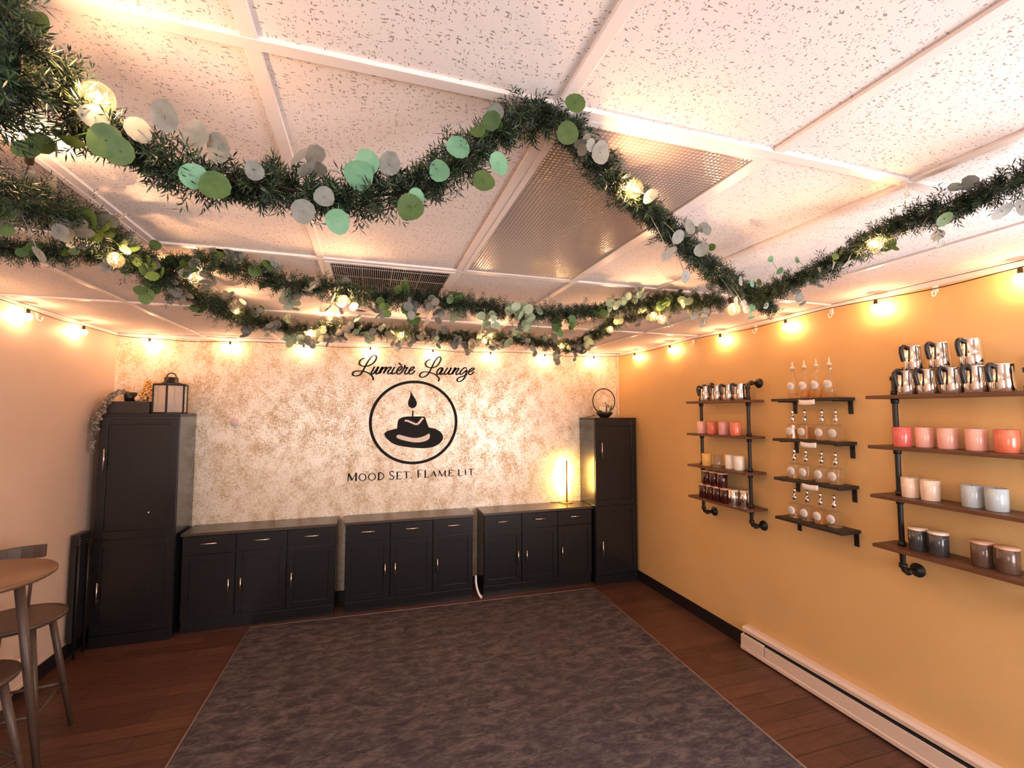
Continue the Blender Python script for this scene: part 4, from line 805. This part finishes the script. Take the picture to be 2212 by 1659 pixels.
# ------------------------------------------------------------------ garlands
ZC = H-.008
def clampz(m):
    m.v = [(v[0], v[1], min(v[2], ZC)) for v in m.v]; return m
def frame(P):
    out = []; u = None
    for i, p in enumerate(P):
        t = (P[min(i+1, len(P)-1)]-P[max(i-1, 0)]).normalized()
        u = t.orthogonal() if u is None else u-t*u.dot(t); u.normalize(); out.append((p, t, u, t.cross(u)))
    return out
def sprig(P0, d, nleaf, size, mat, parent):
    m = MB(); d = d.normalized(); side = d.orthogonal().normalized(); L = min(.085, size*.36*nleaf+.012)
    pts = [P0+d*(L*k/4)+Vector((0,0,-.012*(k/4)**2)) for k in range(5)]; m.tube(pts, .0011, 4)
    for k in range(nleaf):
        u = (k+1)/nleaf; p = P0+d*(L*u)+Vector((0,0,-.012*u*u)); s = 1 if k % 2 else -1
        sd = (side*s+d*.4+rv()*.35).normalized(); c = p+sd*size*.5
        leaf_mesh(m, c, (rv()+Vector((0,-.9,-.3))).normalized(), size*RNG.uniform(.8, 1.1)*.5*1.15, sd, 9, 1.1, .1); m.tube([p, c-sd*size*.2], .0008, 3)
    return clampz(m).build('eucalyptus_sprig', mat, parent)
def garland(key, P, label, rad=.046, dens=270, leaves=(), nsprig=10, lsize=.034, mats=('leaf2','leaf2','leaf0','leaf1'), cut=False):
    P = resample(smooth_path(P, 10), 1/dens); fr = frame(P); mid = P[len(P)//2]
    t = root('garland', mid, label, 'garland', 'evergreen garlands under the ceiling')
    MB().tube(P[::12]+[P[-1]], .003, 6).build('stem', 'twig', t)
    m = MB(); vs = m.v; fs = m.f
    for (p, tt, u, w) in fr:
        a = RNG.uniform(0, 2*PI); o = u*math.cos(a)+w*math.sin(a); d = (o+tt*RNG.uniform(-.7, .7)+Vector((0,0,-.12))).normalized()
        L = rad*RNG.uniform(.45, .85)*(1+.28*math.sin(p.x*41+p.y*37))
        if RNG.random() < .05: L *= 1.45
        s1 = d.orthogonal().normalized(); s2 = d.cross(s1); nn = 30
        for k in range(nn):
            f = (k+.5)/nn; b = p+d*(L*f); a2 = k*2.4; sd = s1*math.cos(a2)+s2*math.sin(a2)
            nd_ = (d*.75+sd).normalized(); ln = RNG.uniform(.017, .030)*(1-.25*f); wv = nd_.cross(sd+rv()*.5).normalized()*.0014
            i0 = len(vs); e = b+nd_*ln; q = b+nd_*ln*.5
            vs += [(v_.x, v_.y, min(v_.z, ZC)) for v_ in (b, q+wv, e, q-wv)]; fs.append((i0, i0+1, i0+2, i0+3))
    m.sm = [False]*len(fs)
    # recalc is skipped for the needles: they are flat blades
    me = bpy.data.meshes.new('pine_needles'); me.from_pydata(vs, [], fs); me.materials.append(M['needle'])
    o = bpy.data.objects.new('pine_needles', me); C.objects.link(o); o.parent = t; o.location = -t.location
    for (x, y, z, k, s) in leaves:
        c = Vector((x, y, z)); near = min(P, key=lambda q: (q-c).length); m = MB(); dd = (c-near)
        nrm = (Vector((0, -.85, -.45))+rv()*.55); leaf_mesh(m, c, nrm, s*.5, dd if dd.length > .01 else rv(), 12, 1.08, .13)
        m.tube(smooth_path([near, near*.45+c*.55+Vector((0,0,.006)), c], 3), .001, 4); clampz(m).build('eucalyptus_leaf', 'leaf%d' % k, t)
    for k in range(nsprig):
        i = int((k+RNG.uniform(.2, .8))/nsprig*(len(fr)-1)); p, tt, u, w = fr[i]; a = RNG.uniform(0, 2*PI)
        d = (u*math.cos(a)+w*math.sin(a)+tt*RNG.uniform(-1, 1)+Vector((0,-.25,-.25))).normalized()
        sprig(p+d*rad*.2, d, RNG.randint(4, 7), lsize*RNG.uniform(.75, 1.15), RNG.choice(mats), t)
    return t, P
g = D['G']
left = g['left'][:5]+[[-.822, 2.307, 2.342], [-.79, 2.6, 2.345], [-.757, 2.89, 2.352], [-.728, 3.231, 2.372]]
back = g['back']+[[1.52, 3.38, 2.305]]
backr = [[1.545, 3.42, 2.318]]+g['backr'][1:]
front = [[-.66, .89, 2.43]]+g['front'][:-1]+[[.372, .89, 2.432]]
diag = [[.385, .89, 2.428]]+g['diag'][1:]
mid = g['mid'][:-1]+[[1.62, 2.08, 2.40]]
GD = {}
GD['front'] = garland('front', front, 'nearest evergreen garland sagging across the upper left of the ceiling', .066, 560, D['Lf'], 3, .034)
GD['diag'] = garland('diag', diag, 'evergreen garland running diagonally down under the ceiling light panel', .057, 520, D['Ld'], 5, .028)
GD['right'] = garland('right', g['right'], 'evergreen garland at the right edge close under the ceiling', .060, 540, D['Lr'], 9, .032, ('leaf1','leaf2','leaf2'))
GD['left'] = garland('left', left, 'thick evergreen garland running away along the left side of the ceiling', .084, 620, D['Ll'], 22, .038, ('leaf2','leaf2','leaf1'))
garland('edge', g['edge'], 'dark bushy evergreen garland end in the upper left corner of the photo', .062, 620, (), 0, .034, ('leaf1',))
GD['cross'] = garland('cross', g['cross'], 'short dark evergreen garland reaching in from the left edge', .068, 520, (), 6, .034, ('leaf2','leaf1'))
GD['mid'] = garland('mid', mid, 'leafy evergreen garland hanging in front of the ceiling vent', .074, 500, (), 46, .040, ('leaf2','leaf3','leaf2','leaf1','leaf3'))
GD['back'] = garland('back', back, 'leafy evergreen garland farthest back, above the wall lettering', .080, 500, (), 56, .042, ('leaf2','leaf2','leaf3'))
GD['backr'] = garland('backr', backr, 'leafy evergreen garland linking the farthest garland to the right cluster', .072, 500, (), 28, .042, ('leaf2','leaf2','leaf3'))

# ------------------------------------------------------------------ light strings
def bulb(parent, top, d, r=.0235, gm='globe', fm='filament'):
    d = Vector(d).normalized(); top = Vector(top)
    g_ = MB().lathe([(.0075, .020), (.011, .024), (r*.82, .034), (r, .046), (r*.93, .058), (r*.6, .068), (0, .0715)], top, 18, d)
    g_.f = [f for f in g_.f if len(f) < 18]; g_.sm = [True]*len(g_.f)
    b = g_.build('bulb', gm, parent)
    MB().lathe([(0, -.002), (.0085, 0), (.0095, .006), (.0095, .020), (.0115, .022), (.0115, .027), (0, .027)], top, 14, d).build('socket', 'wire', b)
    MB().lathe([(0, .034), (.0025, .036), (.0035, .046), (.0025, .056), (0, .058)], top, 8, d).build('filament', fm, b)
    return b
SL = {'front': 'short run of round bulbs woven into the nearest upper left garland', 'left': 'run of round bulbs woven into the left side garland', 'diag': 'run of round bulbs woven into the diagonal garland',
      'right': 'run of round bulbs woven into the right edge garland', 'mid': 'run of round bulbs woven into the garland before the vent', 'back': 'run of round bulbs woven into the farthest garland', 'backr': 'run of round bulbs woven into the short linking garland'}
BL = dict(D['B']); BL['left'] = BL['left']+BL.pop('left2')
for key, pts in BL.items():
    _, P = GD[key]; t = root('string_lights', P[len(P)//2], SL[key], 'string lights', 'string lights in the garlands')
    wire = [p+Vector((math.sin(i*.31)*.016, math.cos(i*.43)*.016, -.012+math.sin(i*.23)*.012)) for i, p in enumerate(P[::9])]
    w = MB().tube(wire, .0016, 5)
    for q in pts:
        q = Vector(q); near = min(P, key=lambda v: (v-q).length); d = (q-near); d = (d.normalized()+Vector((0,-.25,-.55))).normalized(); top = q-d*.046
        w.tube(smooth_path([near, near*.5+top*.5+Vector((0,0,.008)), top], 3), .0016, 5); bulb(t, top, d)
    w.build('wire', 'wire', t)
# perimeter string just under the ceiling
t = root('string_lights', (.3, 4.62, 2.42), 'long string of warm round bulbs hung around the tops of the walls', 'string lights')
ZW = 2.418; bp = [(XL+.055, y, ZW) for y in (2.36, 2.95, 3.533, 4.104)]+[(x, YB-.06, ZW-.002) for x in (-1.821, -1.213, -.606, -.009, .598, 1.205, 1.819, 2.416)]+[(XR-.056, y, ZW) for y in (4.259, 3.656, 3.003, 2.392, 1.808, 1.209, .60)]
wire = [(XL+.03, 1.8, ZW)]
for i, p in enumerate(bp):
    if i:
        a = Vector(bp[i-1]); b = Vector(p); cor = None
        if i == 4: cor = Vector((XL+.04, YB-.04, ZW+.012))
        if i == 12: cor = Vector((XR-.04, YB-.04, ZW+.012))
        if cor: wire += [a*.5+cor*.5+Vector((0,0,-.004)), cor, cor*.5+b*.5+Vector((0,0,-.004))]
        else: wire += [a*.5+b*.5+Vector((0, .012 if 4 <= i < 12 else 0, -.012 if i % 2 else .008))]
    wire.append(Vector(p))
MB().tube(smooth_path(wire, 5), .0026, 6).build('wire', 'wire', t)
for p in bp: bulb(t, Vector(p)+Vector((0,0,-.002)), (0, 0, -1), gm='globe_frosted', fm='filament_small')
MB().tube(smooth_path([(XR-.03, YB-.03, ZW+.01), (XR-.022, YB-.022, 2.2), (XR-.028, YB-.024, 1.95), (XR-.03, YB-.03, 1.72)], 6), .003, 6).build('power_cord', 'cream_jar', t)
# hooks
def hook(p, label, wall=None):
    x, y, z = p; m = MB().box(x-.012, x+.012, y-.009, y+.009, z-.006, z-.001) if wall is None else MB().box(x-.004+wall*.0, x+.004, y-.010, y+.010, z-.012, z+.022)
    t = root('ceiling_hook' if wall is None else 'wall_hook', p, label, 'hook', 'white hooks'); m.build('clip', 'white', t)
    s = wall or 0
    P = [(x, y, z-.004), (x, y, z-.022), (x+.008 if not s else x+s*.018, y, z-.034), (x+.002 if not s else x+s*.026, y, z-.042 if not s else z-.026), (x-.009 if not s else x+s*.028, y, z-.034 if not s else z-.010)]
    MB().tube(smooth_path(P, 5), .0028, 8).build('crook', 'white', t)
hook((.405, .895, H-.004), 'white hook at the peak where the front and diagonal garlands meet')
hook((1.475, .885, H-.004), 'bare white ceiling hook above the right edge garland')
for y, s in ((3.391, 'nearest the right back corner'), (2.695, 'above the corner pipe rack'), (2.104, 'above the bracket shelves'), (1.552, 'above the rack at the right edge')):
    hook((XR-.005, y, H-.045), 'white hook for the light string, %s' % s, -1)
hook((XL+.005, 3.703, H-.045), 'white hook holding the light string on the left wall', 1)
for x, s in ((-.31, 'left of the script lettering'), (2.12, 'right of the script lettering')):
    pass

# ------------------------------------------------------------------ light
def area(name, loc, target, sx, sy, power, col):
    l = bpy.data.lights.new(name, 'AREA'); l.shape = 'RECTANGLE'; l.size = sx; l.size_y = sy; l.energy = power; l.color = col
    o = bpy.data.objects.new(name, l); C.objects.link(o); o.location = loc
    o.rotation_euler = (Vector(target)-Vector(loc)).to_track_quat('-Z', 'Y').to_euler(); return o
area('unseen_light', (XR+.02, (WY0+WY1)/2, (WZ0+WZ1)/2), (XR-3, (WY0+WY1)/2, (WZ0+WZ1)/2+DTILT), 1.38, 1.15, DAY, (1, .95, .97))
area('unseen_light', ((RX0+RX1)/2, YR-.02, (RZ0+RZ1)/2), ((RX0+RX1)/2, 3, (RZ0+RZ1)/2), 1.0, 1.44, FILL2, (1, .95, .97))  # added behind the camera to make the bright patch on the back wall
area('unseen_light', ((LX0+LX1)/2, YR-.02, (LZ0+LZ1)/2), ((LX0+LX1)/2, 3, (LZ0+LZ1)/2), 1.42, 1.09, FILL3, (1, .95, .95))  # added fill from behind for ceiling, left side and back wall
wd = bpy.data.worlds.new('world'); bpy.context.scene.world = wd; wd.use_nodes = True
bg = wd.node_tree.nodes['Background']; bg.inputs[0].default_value = (.75, .80, .95, 1); bg.inputs[1].default_value = .25
bpy.context.scene.cycles.transparent_max_bounces = 32
sc = bpy.context.scene; vs_ = sc.view_settings
vs_.view_transform = 'Standard'; vs_.look = 'None'; vs_.gamma = 1; vs_.use_curve_mapping = False; vs_.exposure = EXPO
